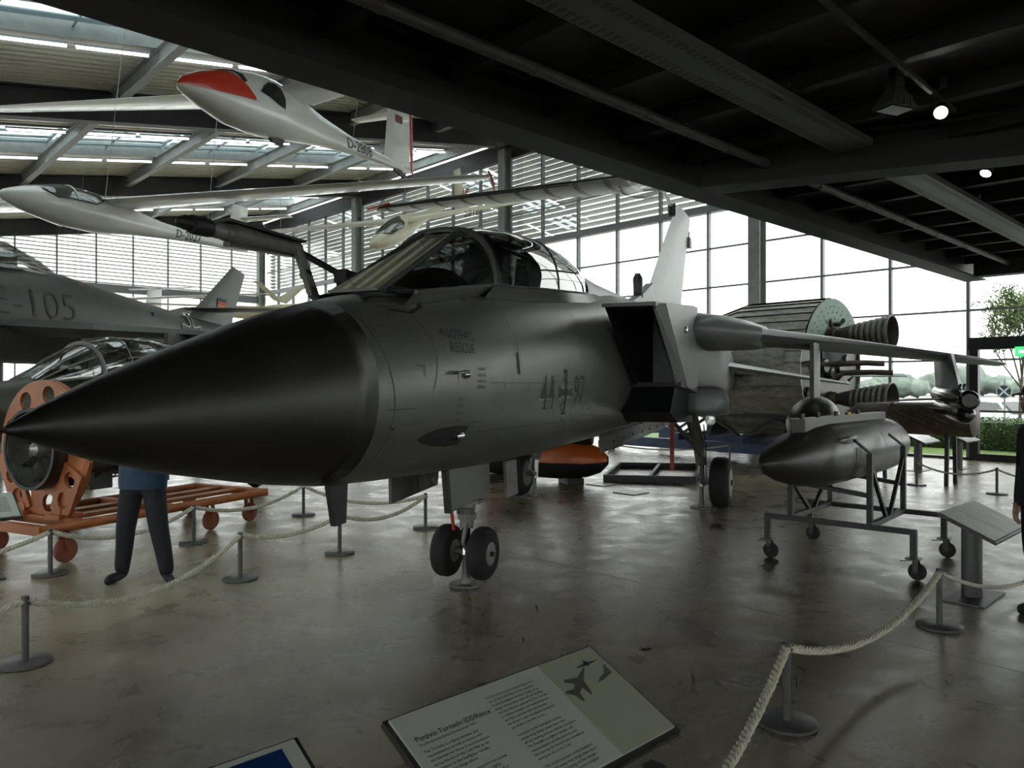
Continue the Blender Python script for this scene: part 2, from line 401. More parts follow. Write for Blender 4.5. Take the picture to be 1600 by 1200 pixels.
FN = [2, 2, 2, 2, 2, 2.05, 2.15, 2.3, 2.4, 2.6, 2.8, 2.9, 2.9, 2.7, 2.4, 2.2]
def fsec(s): return interp(s, FS, FT), interp(s, FS, FB), interp(s, FS, FW), interp(s, FS, FN)
def fl_l(s, z, off=0.0):
    zt, zb, w, n = fsec(s); c = (zt+zb)/2; h = (zt-zb)/2; t = min(.999, abs((z-c)/h)); return w*(1-t**n)**(1/n)+off
def fring(s, N=48, k=1.0):
    zt, zb, w, n = fsec(s); c = (zt+zb)/2; h = (zt-zb)/2; r = []
    for i in range(N):
        a = 2*math.pi*i/N; ca, sa = math.cos(a), math.sin(a)
        r.append(T(s, w*k*math.copysign(abs(ca)**(2/n), ca), c+h*k*math.copysign(abs(sa)**(2/n), sa)))
    return r
def srange(a, b, n): return [a+(b-a)*i/(n-1) for i in range(n)]
rad = MB().loft([fring(s) for s in [0, .03, .08, .15, .25, .35, .5, .74, 1.0, 1.25, 1.5, 1.75, 1.92]]).build('nose_cone', M['radome'], jet, 'all')
MB().tube([T(-.16, 0, 1.60), T(.04, 0, 1.60)], [.006, .014], 8).build('pitot_probe', M['dkmetal'], rad)
body = MB().loft([fring(s) for s in [1.92]+srange(2.0, 7.6, 24)+srange(8.0, 14.0, 14)]).build('fuselage', M['grey'], jet, True)
# rear trunk
def trring(s, N=40):
    zt = interp(s, [7.9, 9, 12, 16], [2.80, 2.84, 2.80, 2.55]); zb = interp(s, [7.9, 9, 12, 16], [1.62, 1.45, 1.40, 1.55]); w = interp(s, [7.9, 10, 13, 16], [1.36, 1.38, 1.25, 1.0])
    n = 5; c = (zt+zb)/2; h = (zt-zb)/2; r = []
    for i in range(N):
        a = 2*math.pi*i/N; ca, sa = math.cos(a), math.sin(a); r.append(T(s, w*math.copysign(abs(ca)**(2/n), ca), c+h*math.copysign(abs(sa)**(2/n), sa)))
    return r
MB().loft([trring(s) for s in srange(8.15, 16, 14)]).build('rear_fuselage', M['greylight'], jet, 40)
for sg in (-1, 1):
    MB().lathe([(0, .42), (.5, .44), (.9, .38), (.9, .34), (.3, .33)], T(15.9, sg*.5, 2.05), (1, 0, 0), 24).build('engine_nozzle', M['dkmetal'], jet, True)
# intakes
for sg in (1, -1):
    def side(l0, l1, poly): 
        return MB().prism([T(s, sg*l0, z) for s, z in poly], T(0, sg*(l1-l0), 0))
    poly = [(6.14, 2.645), (7.52, 1.735), (8.3, 1.66), (8.3, 2.80), (7.9, 2.79), (6.6, 2.68)]
    it = side(1.30, 1.37, poly).build('intake_side', M['greylight'], jet)
    lt = MB().sheet([[T(5.86, sg*1.27, 2.62), T(7.25, sg*1.27, 1.76)], [T(5.90, sg*1.295, 2.625), T(7.29, sg*1.295, 1.757)], [T(6.14, sg*1.371, 2.645), T(7.52, sg*1.371, 1.735)]]).build('lip', M['greylight'], it)
    MB().lathe([(0, .045), (.02, .045), (.03, .02)], T(7.35, sg*1.37, 2.44), (0, -sg, 0), 16).build('fastener', M['chrome'], it, True)
    side(.74, 1.32, [(5.86, 2.60), (6.6, 2.66), (8.3, 2.78), (8.3, 2.82), (6.6, 2.70), (5.86, 2.64)]).build('intake_roof', M['greylight'], jet)
    side(.80, 1.30, [(5.92, 2.595), (8.3, 2.77), (8.3, 2.75), (5.95, 2.575)]).build('intake_roof_lining', M['intake'], jet)
    side(.72, 1.34, [(7.22, 1.75), (8.3, 1.66), (8.3, 1.72), (7.25, 1.80)]).build('intake_floor', M['grey'], jet)
    side(.76, .80, [(5.9, 2.61), (7.25, 1.76), (8.3, 1.7), (8.3, 2.78)]).build('splitter_plate', M['intake'], jet)
    side(1.262, 1.285, [(5.88, 2.60), (7.25, 1.77), (8.3, 1.74), (8.3, 2.74)]).build('intake_lining', M['intake'], jet)
    side(.74, 1.32, [(8.22, 1.68), (8.28, 1.68), (8.28, 2.79), (8.22, 2.79)]).build('duct_end', M['intake'], jet)
    side(.60, 1.25, [(7.0, 1.45), (7.5, 1.30), (8.6, 1.26), (8.6, 1.72), (7.3, 1.74)]).build('wheel_bay', M['intake'], jet)
# canopy and windscreen
def arch(s, zr, zt, w, N=18, e=.72, k=1.0):
    r = []
    for i in range(N+1):
        a = math.pi*i/N; ca, sa = math.cos(a), math.sin(a)
        r.append(T(s, w*k*math.copysign(abs(ca)**e, ca), zr+(zt-zr)*k*abs(sa)**.9))
    return r
CS = [(3.62, 2.585, 3.055, .485), (3.9, 2.60, 3.13, .50), (4.3, 2.635, 3.20, .51), (4.8, 2.68, 3.25, .51), (5.3, 2.72, 3.265, .50), (5.8, 2.765, 3.25, .475), (6.2, 2.80, 3.21, .44), (6.6, 2.86, 3.15, .37), (7.0, 2.93, 3.07, .24)]
can = MB().sheet([arch(*c) for c in CS]).build('canopy', M['canopy'], jet, 'all')
MB().tube([p+T(0, 0, .004) for p in arch(3.62, 2.575, 3.06, .49)], .026, 8).build('canopy_bow', M['frame_g'], can, True)
MB().tube([p for p in arch(3.70, 2.58, 3.08, .492)], .016, 8).build('bow_seal', M['dkmetal'], can, True)
MB().tube([p for p in arch(5.15, 2.71, 3.262, .503)], .010, 6).build('canopy_rib', M['frame_g'], can, True)
for sg in (-1, 1):
    pts = [T(s, sg*(w+.006), zr) for s, zr, zt, w in CS]
    low = [T(s, sg*fl_l(s, zr-.11, .004), zr-.11) for s, zr, zt, w in CS]
    MB().sheet([[a, b] for a, b in zip(pts, low)]).build('canopy_rail', M['grey'], can, True)
    MB().tube(pts, .012, 6).build('rail_seal', M['seam'], can, True)
# faired spine just behind the glass
MB().loft([[T(s, w*math.cos(math.pi*i/12), z0+(z1-z0)*math.sin(math.pi*i/12)**.8) for i in range(13)] for s, w, z0, z1 in ((6.45, .42, 2.78, 3.165), (6.8, .40, 2.80, 3.13), (7.2, .40, 2.85, 3.09), (8.2, .40, 2.85, 3.08), (10, .36, 2.85, 3.08), (11.5, .3, 2.85, 3.06))], cap=False, closed=False).build('spine', M['greylight'], jet, True)
# windscreen: flat front pane, two curved side panes
wl0, wl1 = T(2.36, .20, 2.425), T(3.60, .17, 3.035)
wr0, wr1 = T(2.36, -.20, 2.425), T(3.60, -.17, 3.035)
ws = MB().add([wl0, wr0, wr1, wl1], [(0,1,2,3)]).build('windscreen', M['canopy'], jet)
MB().tube([wr1, T(3.6, -.08, 3.055), T(3.6, .08, 3.055), wl1], .018, 6).build('top_frame', M['frame_g'], ws, True)
MB().add([wl1, wr1, T(3.62, -.1, 3.055), T(3.62, .1, 3.055)], [(0,1,2,3)]).build('top_pane', M['canopy'], ws)
MB().bar(wl0+T(0, 0, -.01), wr0+T(0, 0, -.01), .05, .02).build('base_frame', M['frame_g'], ws)
for sg in (-1, 1):
    a0 = T(2.40, sg*.20, 2.42); a1 = T(3.60, sg*.17, 3.035)
    g = []
    for i in range(9):
        t = i/8; top = a0.lerp(a1, t); s = 2.46+(3.60-2.46)*t; zr = 2.40+(2.585-2.40)*t; bot = T(s, sg*(.42+.065*t), zr)
        row = []
        for j in range(7):
            q = j/6; p = top.lerp(bot, q); bulge = math.sin(math.pi*q)*.085*t; row.append(p+T(0, sg*bulge, bulge*.6))
        g.append(row)
    sp = MB().sheet(g).build('side_pane', M['canopy'], ws, 'all')
    MB().tube([a0, a1], .024, 8).build('pillar_frame', M['frame_g'], sp, True)
    MB().sheet([[r[-1], T(r[-1].x, sg*fl_l(r[-1].x, r[-1].z-.09, .003), r[-1].z-.09)] for r in g]).build('sill_panel', M['grey'], sp, True)
    MB().tube([r[-1] for r in g], .013, 6).build('sill_frame', M['frame_g'], sp, True)
    MB().sheet([[T(s, sg*fl_l(s, z, .006), z) for z in zz] for s, zz in ((2.20, (2.335, 2.31)), (2.32, (2.37, 2.26)), (2.48, (2.385, 2.255)), (2.66, (2.40, 2.32)))]).build('dark_fairing', M['black'], sp)
# cockpit: tub, coaming, seats
MB().prism([T(2.7, -.36, 2.40), T(6.5, -.36, 2.75), T(6.5, .36, 2.75), T(2.7, .36, 2.40)], T(0, 0, .02)).build('cockpit_tub', M['black'], jet)
MB().loft([[T(s, w*math.cos(math.pi*i/10), z+h*math.sin(math.pi*i/10)) for i in range(11)] for s, w, z, h in ((2.65, .30, 2.42, .06), (3.0, .34, 2.46, .16), (3.4, .36, 2.50, .22), (3.45, .36, 2.5, .20))]).build('instrument_coaming', M['black'], jet, True)
for s0, zz in ((4.35, 2.62), (5.65, 2.74)):
    st = MB().prism([T(s0, -.20, zz), T(s0+.10, -.20, zz+.42), T(s0+.26, -.20, zz+.40), T(s0+.24, -.20, zz)], T(0, .40, 0)).build('ejection_seat', M['dkmetal'], jet)
    MB().box(T(s0+.14, 0, zz+.42), (.16, .26, .12)).build('headrest', M['black'], st)
    MB().tube([T(s0+.06, -.09, zz+.50), T(s0+.04, 0, zz+.53), T(s0+.06, .09, zz+.50)], .012, 6).build('pull_handle', mat('seat_handle', (.35, .25, .03), .5), st)
MB().tube([T(4.9, .30, 2.75), T(4.9, .28, 3.0), T(4.9, 0, 3.12), T(4.9, -.28, 3.0), T(4.9, -.3, 2.75)], .02, 6).build('cockpit_bow', M['dkmetal'], jet)
# wings
def foil(c0, c1, l, z, th, N=16):
    r = []
    for i in range(N+1): t = i/N; x = c0+(c1-c0)*t; r.append(T(x, l, z+th*.5*(2.6*math.sqrt(t)*(1-t)+.02)))
    for i in range(N-1, 0, -1): t = i/N; x = c0+(c1-c0)*t; r.append(T(x, l, z-th*.42*(2.6*math.sqrt(t)*(1-t)+.02)))
    return r
for sg in (1, -1):
    gl_ = MB().loft([foil(7.85, 11.6, sg*1.30, 2.50, .56), foil(8.1, 11.7, sg*1.6, 2.49, .52), foil(8.42, 11.8, sg*1.9, 2.47, .44), foil(8.70, 11.9, sg*2.15, 2.455, .30)]).build('wing_glove', M['greylight'], jet, 'all')
    w_ = MB().loft([foil(8.62, 11.6, sg*2.0, 2.46, .27), foil(9.60, 12.25, sg*3.0, 2.375, .23), foil(10.7, 12.9, sg*4.1, 2.265, .18), foil(11.75, 13.35, sg*5.15, 2.16, .13), foil(12.25, 13.6, sg*5.6, 2.11, .08), foil(12.6, 13.6, sg*5.68, 2.10, .02)]).build('wing', M['greylight'], jet, 60)
    MB().sheet([[T(8.72+.98*(l-2.0)+.50, sg*l, 2.46-.098*(l-2.0)-.105+.012*(l-2)), T(8.72+.98*(l-2.0)+.508, sg*l, 2.459-.098*(l-2.0)-.105+.012*(l-2))] for l in srange(2.2, 5.4, 9)]).build('slat_seam', M['seam'], w_)
    tl = MB().loft([foil(12.45, 15.4, sg*1.15, 2.13, .17), foil(15.2, 15.95, sg*3.35, 1.79, .06), foil(15.5, 15.95, sg*3.42, 1.78, .02)]).build('tailplane', M['greylight'], jet, 60)
    # inboard pylon and drop tank, outboard pylon and pod
    py = MB().loft([[T(s, sg*2.8+sg*dx, z) for s, dx in ((9.0, 0), (9.3, .06), (11.2, .06), (11.6, 0), (11.2, -.06), (9.3, -.06))] for z in (1.56, 2.34)]).build('inner_pylon', M['greylight'], jet, 30)
    tk = MB().lathe([(0, .005), (.06, .09), (.2, .18), (.45, .27), (.8, .33), (1.2, .355), (3.0, .355), (3.8, .28), (4.6, .1), (4.8, .01)], T(7.75, sg*2.8, 1.24), (1, 0, 0), 32).build('drop_tank', M['dkmetal'], jet, True)
    p2 = MB().loft([[T(s, sg*4.7+sg*dx, z) for s, dx in ((s0, 0), (s0+.25, .075), (s1-.3, .075), (s1, 0), (s1-.3, -.075), (s0+.25, -.075))] for z, s0, s1 in ((1.70, 10.4, 12.6), (1.86, 10.6, 12.7), (2.24, 11.2, 12.9))]).build('outer_pylon', M['greylight'], jet, 30)
    e1 = MB().lathe([(0, .09), (.03, .12), (.08, .135), (2.9, .135), (3.1, .09), (3.2, .02)], T(9.55, sg*4.7, 1.56), (1, 0, .02), 24).build('jammer_pod', M['black'], jet, True)
    e1.data.materials[0] = mat('glossy_black', (.012, .012, .013), .18)
    MB().lathe([(0, .03), (.06, .10), (.15, .125), (2.5, .125), (2.9, .05)], T(9.75, sg*4.7-.0, 1.36), (1, 0, .02), 24).build('lower_pod', e1.data.materials[0], e1, True)
    for s in (10.0, 10.35): MB().tube([T(s, sg*4.7, 1.69), T(s, sg*4.7, 1.75), T(s-.04, sg*4.7, 1.77)], .018, 6).build('lug', M['dkmetal'], e1)
    MB().tube([T(10.6, sg*4.52, 1.42), T(11.2, sg*4.4, 1.42)], .012, 6).build('blade_aerial', M['greylight'], e1)
# fin
def fsect(s0, s1, z, th):
    return [T(s0, 0, z), T(s0+.2*(s1-s0), th/2, z), T(s0+.6*(s1-s0), th/2, z), T(s1, .01, z), T(s1, -.01, z), T(s0+.6*(s1-s0), -th/2, z), T(s0+.2*(s1-s0), -th/2, z)]
fin = MB().loft([fsect(10.75, 14.6, 2.9, .26), fsect(11.55, 14.75, 3.55, .22), fsect(12.9, 15.3, 4.6, .16), fsect(14.05, 15.85, 5.45, .11), fsect(14.35, 15.95, 5.62, .07)]).build('tail_fin', M['greylight'], jet, 30)
MB().prism([T(9.7, -.07, 3.04), T(10.75, -.07, 3.30), T(11.6, -.07, 3.60), T(11.9, -.07, 3.04)], T(0, .14, 0)).build('fin_fillet', M['greylight'], fin)
MB().lathe([(0, .06), (.04, .085), (.36, .085), (.44, .04)], T(10.72, 0, 3.22), (-.1, 0, 1), 14).build('ram_air_scoop', M['dkmetal'], fin, True)
MB().box(T(15.62, 0, 5.02), (.26, .16, .22)).build('warning_receiver', M['hub'], fin)
MB().tube([T(15.7, 0, 5.14), T(15.8, 0, 5.3)], .03, 8).build('aerial', M['hub'], fin)
MB().tube([T(13.55, .09, 3.0), T(13.75, .05, 4.6)], .006, 4).build('rudder_seam', M['seam'], fin)
for z in (3.15, 3.3): MB().lathe([(0, .03), (.02, .03)], T(13.2, .125, z), (0, -1, 0), 10).build('vent', M['black'], fin)
# refuelling probe swung out on the far side
pb = thing('refuelling_probe', None, None); pb.parent = jet
e0, e1_, e2, tip = T(2.66, -.70, 2.79), T(2.0, -.72, 2.85), T(1.92, -.72, 2.85), T(1.50, -.72, 2.775)
ptip = T(1.55, -.70, 2.78); el = T(2.64, -.70, 2.78)
d = (ptip-el)
MB().tube([el, el+d*.35, el+d*.60, el+d*.70], [.062, .062, .07, .055], 12).build('probe_arm', M['gear'], pb, True)
MB().tube([el+d*.70, el+d*.82], [.055, .052], 12).build('probe_collar', M['hub'], pb, True)
MB().lathe([(0, .058), (.10, .062), (.15, .058), (.16, .045), (.20, .047), (.24, .03), (.26, .02), (.27, .001)], el+d*.80, d, 14).build('probe_tip', M['black'], pb, True)
mb = MB(); up = Vector((0, 0, 1)); nrm = d.cross(up).normalized()
A, B = el-d*.02, el+d*.70
mb.prism([A+Vector((0,0,.055))+nrm*.07, B+Vector((0,0,.065))+nrm*.07, B+Vector((0,0,.065))-nrm*.07, A+Vector((0,0,.055))-nrm*.07], (0, 0, .018)).build('arm_cover', M['black'], pb)
MB().prism([el+d*.05+Vector((0,0,-.055))+nrm*.04, el+d*.66+Vector((0,0,-.09))+nrm*.03, el+d*.66+Vector((0,0,-.09))-nrm*.03, el+d*.05+Vector((0,0,-.055))-nrm*.04], (0, 0, .03)).build('arm_keel', M['dkmetal'], pb)
sb = T(2.46, -.40, 2.38)
mb = MB(); mb.bar(el+Vector((0,0,.03)), sb, .12, .035, up=(0, 1, 0)).build('swing_strut', M['hub'], pb)
mid = el.lerp(sb, .5); MB().lathe([(-.03, .035), (.03, .035)], mid, (0, 1, 0), 12).build('strut_hole', M['black'], pb)
mid = el.lerp(sb, .82); MB().lathe([(-.03, .03), (.03, .03)], mid, (0, 1, 0), 12).build('strut_bush', mat('brass_bush', (.30, .20, .08), .5, .5), pb)
rb = T(2.92, -.46, 2.60)
MB().tube([el+Vector((0,0,.0)), rb], .026, 8).build('link_rod', M['dkmetal'], pb, True)
MB().box(rb, (.22, .10, .10), .2).build('hinge_box', M['black'], pb)
MB().box(rb+T(-.02, 0, -.09), (.10, .08, .12)).build('hinge_bracket', M['black'], pb)
# nose gear
def wheel(par, c, r, w, hubr, name='wheel', axis=(0, 1, 0)):
    ax = Vector(axis)
    t = MB().lathe([(-w/2, hubr), (-w/2, r*.80), (-w*.40, r*.93), (-w*.2, r*.995), (w*.2, r*.995), (w*.40, r*.93), (w/2, r*.80), (w/2, hubr)], c, ax, 32, cap=True).build('tyre', M['rubber'], par, True)
    MB().lathe([(-w*.51, hubr*.25), (-w*.52, hubr*.9), (-w*.50, hubr*1.02), (w*.50, hubr*1.02), (w*.52, hubr*.9), (w*.51, hubr*.25)], c, ax, 24).build('hub', M['hub'], t, 30)
    for sg in (-1, 1):
        MB().lathe([(0, hubr*.22), (.03, hubr*.2)], Vector(c)+ax*sg*w*.5, ax*sg, 12).build('hub_cap', M['dkmetal'], t)
    return t
ng = thing('nose_gear', None, None); ng.parent = jet
for sg in (-1, 1): wheel(ng, T(4.06, sg*.175, .295), .232, .155, .10)
MB().tube([T(4.06, -.20, .295), T(4.06, .20, .295)], .035, 10).build('axle', M['gear'], ng)
MB().tube([T(4.06, 0, .27), T(4.09, 0, .55)], .042, 12).build('shock_strut', M['chrome'], ng, True)
MB().tube([T(4.09, 0, .50), T(4.12, 0, .72), T(4.14, 0, 1.15)], [.062, .07, .07], 14).build('leg_cylinder', M['gear'], ng, True)
MB().lathe([(0, .085), (.05, .085)], T(4.10, 0, .58), (0, 0, 1), 14).build('steering_collar', M['gear'], ng, 30)
MB().bar(T(3.98, .05, .56), T(3.93, .05, .40), .03, .04).build('torque_link', M['gear'], ng)
MB().bar(T(3.93, .05, .40), T(4.03, .05, .31), .03, .04).build('torque_link', M['gear'], ng)
MB().box(T(4.02, .02, .66), (.05, .14, .05)).build('bracket', M['dkmetal'], ng); MB().box(T(4.14, .06, .74), (.22, .16, .03)).build('steering_jack', M['gear'], ng)
MB().bar(T(3.92, -.08, .80), T(3.96, -.06, .50), .025, .02).build('red_lock_strap', M['red'], ng)
MB().tube([T(4.2, .10, .74), T(4.22, .10, 1.0)], .035, 10).build('door_jack', M['gear'], ng)
MB().tube([T(4.25, .04, .78), T(4.3, -.05, .98)], .03, 10).build('drag_brace', M['gear'], ng)
nd = MB().prism([T(3.32, .16, 1.10), T(3.36, .17, .755), T(4.05, .17, .80), T(4.15, .17, .86), T(4.15, .16, 1.08)], T(0, .035, 0)).build('front_gear_door', M['grey'], jet)
MB().prism([T(3.318, .155, 1.10), T(3.356, .165, .755), T(3.40, .165, .755), T(3.37, .155, 1.10)], T(0, .045, 0)).build('door_edge', M['black'], nd)
MB().prism([T(4.30, .26, 1.08), T(4.30, .28, .76), T(4.55, .28, .76), T(4.55, .26, 1.08)], T(0, .03, 0)).build('rear_gear_door', M['gear'], jet)
MB().prism([T(3.32, -.30, 1.10), T(3.36, -.32, .80), T(4.15, -.32, .86), T(4.15, -.30, 1.08)], T(0, -.03, 0)).build('front_gear_door', M['grey'], jet)
MB().prism([T(2.05, -.02, 1.16), T(2.12, -.02, .855), T(2.24, -.02, .86), T(2.26, -.02, 1.14)], T(0, .04, 0)).build('blade_aerial', M['black'], jet)
# main gear
for sg in (1, -1):
    mg = thing('main_gear', None, None); mg.parent = jet
    wheel(mg, T(9.2, sg*1.56, .37), .365, .27, .20)
    MB().tube([T(9.2, sg*1.60, .37), T(9.2, sg*1.26, .37)], .05, 10).build('axle', M['gear'], mg)
    MB().tube([T(9.2, sg*1.29, .30), T(9.2, sg*1.28, .66)], .045, 12).build('shock_strut', M['chrome'], mg, True)
    MB().tube([T(9.2, sg*1.28, .60), T(9.18, sg*1.24, .95), T(9.1, sg*1.1, 1.5)], [.075, .085, .10], 14).build('leg_cylinder', M['gear'], mg, True)
    MB().bar(T(9.05, sg*1.30, .62), T(8.98, sg*1.30, .46), .035, .05).build('torque_link', M['gear'], mg); MB().bar(T(8.98, sg*1.30, .46), T(9.15, sg*1.30, .35), .035, .05).build('torque_link', M['gear'], mg)
    MB().tube([T(9.1, sg*1.30, .75), T(8.6, sg*.95, 1.3)], .03, 8).build('side_brace', M['gear'], mg)
    MB().tube([T(9.12, sg*1.36, .42), T(9.05, sg*1.37, .8), T(9.1, sg*1.33, 1.2)], .008, 6).build('brake_hose', M['black'], mg)
    jb = MB().lathe([(0, .17), (.012, .17), (.014, .05), (.09, .035), (.30, .03)], T(9.16, sg*1.29, 0.0), (0, 0, 1), 16).build('jack_post', M['gear'], mg, 30)
    # barrel shaped outer door with the landing lamp
    g = []
    for r_, z_ in ((.36, 1.36), (.365, 1.45), (.365, 1.56), (.35, 1.64), (.31, 1.70), (.24, 1.735), (.14, 1.75)):
        g.append([T(8.62-r_*math.cos(a), sg*(1.37+r_*math.sin(a)), z_) for a in srange(-1.1, 2.0, 18)])
    dr = MB().sheet(g).build('barrel_door', M['greylight'], mg, 'all')
    so = dr.modifiers.new('thick', 'SOLIDIFY'); so.thickness = .03
    ld = MB().lathe([(0, .02), (.015, .06), (.05, .072), (.06, .068)], T(8.38, sg*1.53, 1.30), (-1, 0, 0), 16).build('landing_lamp', M['chrome'], mg, True)
    MB().lathe([(0, .066), (.006, .06), (.01, .02)], T(8.32, sg*1.53, 1.30), (-1, 0, 0), 16).build('lamp_glass', M['canopy'], ld, True)
    bd = MB().prism([T(6.5, sg*.52, 1.20), T(6.5, sg*.54, .99), T(7.2, sg*.55, 1.0), T(9.6, sg*.55, 1.07), T(10.9, sg*.53, 1.14), T(10.9, sg*.5, 1.25)], T(0, sg*.035, 0)).build('belly_door', M['grey'], jet)
    for i in range(7): MB().lathe([(0, .016), (.012, .012)], T(6.9+.5*i, sg*.588, 1.09+.01*i), (0, -sg, 0), 8).build('rivet', M['black'], bd)
MB().lathe([(0, .15), (.012, .15), (.014, .05), (.10, .035), (.26, .03)], T(4.08, 0, 0), (0, 0, 1), 16).build('nose_jack_post', M['gear'], jet, 30)
MB().bar(T(8.35, 1.02, 1.32), T(8.35, 1.02, .62), .05, .05).build('red_lock_bar', M['red'], jet)
# marks and fittings on the flank
def _sd(vs, fs, L_):
    me = bpy.data.meshes.new('x'); me.from_pydata([tuple(p) for p in vs], [], fs); bm = bmesh.new(); bm.from_mesh(me); bmesh.ops.triangulate(bm, faces=bm.faces)
    for k in range(4):
        es = [e for e in bm.edges if e.calc_length() > L_]
        if not es: break
        bmesh.ops.subdivide_edges(bm, edges=es, cuts=1); bmesh.ops.triangulate(bm, faces=bm.faces)
    bm.verts.index_update(); r = [v.co.copy() for v in bm.verts], [[v.index for v in f.verts] for f in bm.faces]; bm.free(); bpy.data.meshes.remove(me); return r
def flank(vs, fs, name, m, s0, z0, off=.0035, mirror=False, parent=jet):
    pts = [T(s0+p.x, fl_l(s0+p.x, z0+p.y, off), z0+p.y) for p in vs]; return MB().add(pts, fs).build(name, m, parent)
def ftext(body, size, s0, z0, name='stencil', m=None, sx=1.0, bold=0.0, off=.0035):
    vs, fs = text_mesh(body, size, bold=bold, fine=.05 if size > .2 else None)
    for p in vs: p.x *= sx
    return flank(vs, fs, name, m or M['print'], s0, z0, off)
ftext('44', .43, 4.24, 1.555, 'number', sx=.80, bold=.004)
ftext('97', .43, 5.06, 1.57, 'number', sx=.76, bold=.004)
ftext('44', .43, 4.235, 1.552, 'number_edge', M['printw'], sx=.805, bold=.010, off=.0025); ftext('97', .43, 5.056, 1.567, 'number_edge', M['printw'], sx=.765, bold=.010, off=.0025)
def cross(k):
    r = []
    for q in range(4):
        a = q*math.pi/2; R = Matrix.Rotation(a, 2)
        for x, y in ((.055, .055), (.055*1.0, .12), (.065, .20), (.085, .285)):
            pass
    A = [(.04, .05), (.045, .16), (.075, .285), (-.075, .285), (-.045, .16), (-.04, .05)]
    vs = []; fs = []
    for q in range(4):
        R = Matrix.Rotation(q*math.pi/2, 3, 'Z'); n = len(vs)
        vs += [R @ Vector((x*(1+k*.35/.1*.1) + math.copysign(k, x), y+(k if y > .2 else 0), 0)) for x, y in A]; fs += [[n, n+1, n+4, n+5], [n+1, n+2, n+3, n+4]]
    n = len(vs); vs += [Vector((x, y, 0)) for x, y in ((-.06-k, -.06-k), (.06+k, -.06-k), (.06+k, .06+k), (-.06-k, .06+k))]; fs.append([n, n+1, n+2, n+3])
    for p in vs: p.x *= .60; p.y *= .76
    return _sd(vs, fs, .05)
v_, f_ = cross(.014); flank(v_, f_, 'cross_edge', M['printw'], 4.86, 1.70, .003)
v_, f_ = cross(0); flank(v_, f_, 'cross_emblem', M['print'], 4.86, 1.70, .0045)
ftext('NOTFALL', .105, 2.72, 2.10, sx=.9); ftext('RESCUE', .105, 2.76, 2.005, sx=.9); ftext('◄', .06, 2.66, 2.12)
for i in range(4): ftext('IIIIIIII IIII III' if i % 2 else 'III IIIIII IIIII', .035, 3.10, 1.88-.045*i, sx=.8)
for i in range(5): ftext('IIII IIII III' if i % 2 else 'IIIIII III II', .035, 2.82, 1.66-.05*i, sx=.7)
def fline(pts, w=.006, name='panel_seam', m=None, off=.002):
    rows = []
    for (s, z), (s2, z2) in zip(pts, pts[1:]+[(2*pts[-1][0]-pts[-2][0], 2*pts[-1][1]-pts[-2][1])]):
        dx, dz = s2-s, z2-z; L_ = math.hypot(dx, dz) or 1; nx, nz = -dz/L_*w/2, dx/L_*w/2
        rows.append([T(s+nx, fl_l(s+nx, z+nz, off), z+nz), T(s-nx, fl_l(s-nx, z-nz, off), z-nz)])
    return MB().sheet(rows).build(name, m or M['seam'], jet)
for s, z0, z1 in ((2.02, 1.25, 2.30), (2.50, 1.75, 2.38), (3.75, 1.9, 2.45), (5.35, 1.3, 2.5)): fline([(s+.06*math.sin(k/10*3), z0+(z1-z0)*k/16) for k in range(17)])
for z, s0, s1 in ((1.62, 2.0, 2.3), (1.79, 3.3, 4.5), (1.80, 4.5, 5.3), (1.42, 3.2, 5.2)): fline([(s0+(s1-s0)*k/10, z) for k in range(11)])
for s0, z0, w_, h_ in ((2.30, 1.90, .10, .07), (2.68, 1.87, .14, .07), (3.55, 1.79, .45, .22), (3.0, 1.5, .22, .2)):
    fline([(s0, z0), (s0+w_, z0)]); fline([(s0+w_, z0), (s0+w_, z0-h_)]); fline([(s0, z0), (s0, z0-h_)]) if w_ > .2 else None
# gun port, airflow vane, air-data knob, formation light
gp = MB(); ring = []
pts = [(2.40, 1.41), (2.50, 1.45), (2.65, 1.475), (2.85, 1.48), (3.04, 1.475), (3.02, 1.40), (2.99, 1.335), (2.8, 1.335), (2.6, 1.355), (2.48, 1.38)]
gp.add([T(s, fl_l(s, z, .003), z) for s, z in pts]+[T(2.8, fl_l(2.8, 1.40, .004), 1.405)], [(i, (i+1) % 10, 10) for i in range(10)])
gpo = gp.build('gun_port', M['black'], jet)
MB().lathe([(0, .028), (.05, .034), (.10, .034), (.10, .02), (.02, .018)], T(2.86, fl_l(2.9, 1.41, .012), 1.405), (1, 0, 0), 14).build('gun_muzzle', M['chrome'], gpo, True)
kn = MB().lathe([(0, .03), (.012, .032), (.03, .022), (.04, .002)], T(2.93, fl_l(2.93, 1.85, .0), 1.85), (0, -1, 0), 14).build('air_data_knob', M['chrome'], jet, True)
MB().tube([T(2.76, fl_l(2.76, 1.855), 1.855), T(2.74, fl_l(2.76, 1.855, .05), 1.86), T(2.86, fl_l(2.80, 1.86, .07), 1.87)], .008, 8).build('airflow_vane', M['chrome'], jet)
MB().bar(T(3.80, fl_l(3.8, 2.04, .005), 2.04), T(3.82, fl_l(3.82, 1.86, .005), 1.86), .018, .035, up=(1, 0, 0)).build('formation_light', M['hub'], jet)
MB().tube([T(2.10, fl_l(2.1, 1.50, 0), 1.5), T(2.1, fl_l(2.1, 1.50, .012), 1.5)], .008, 8).build('fastener', M['black'], jet)
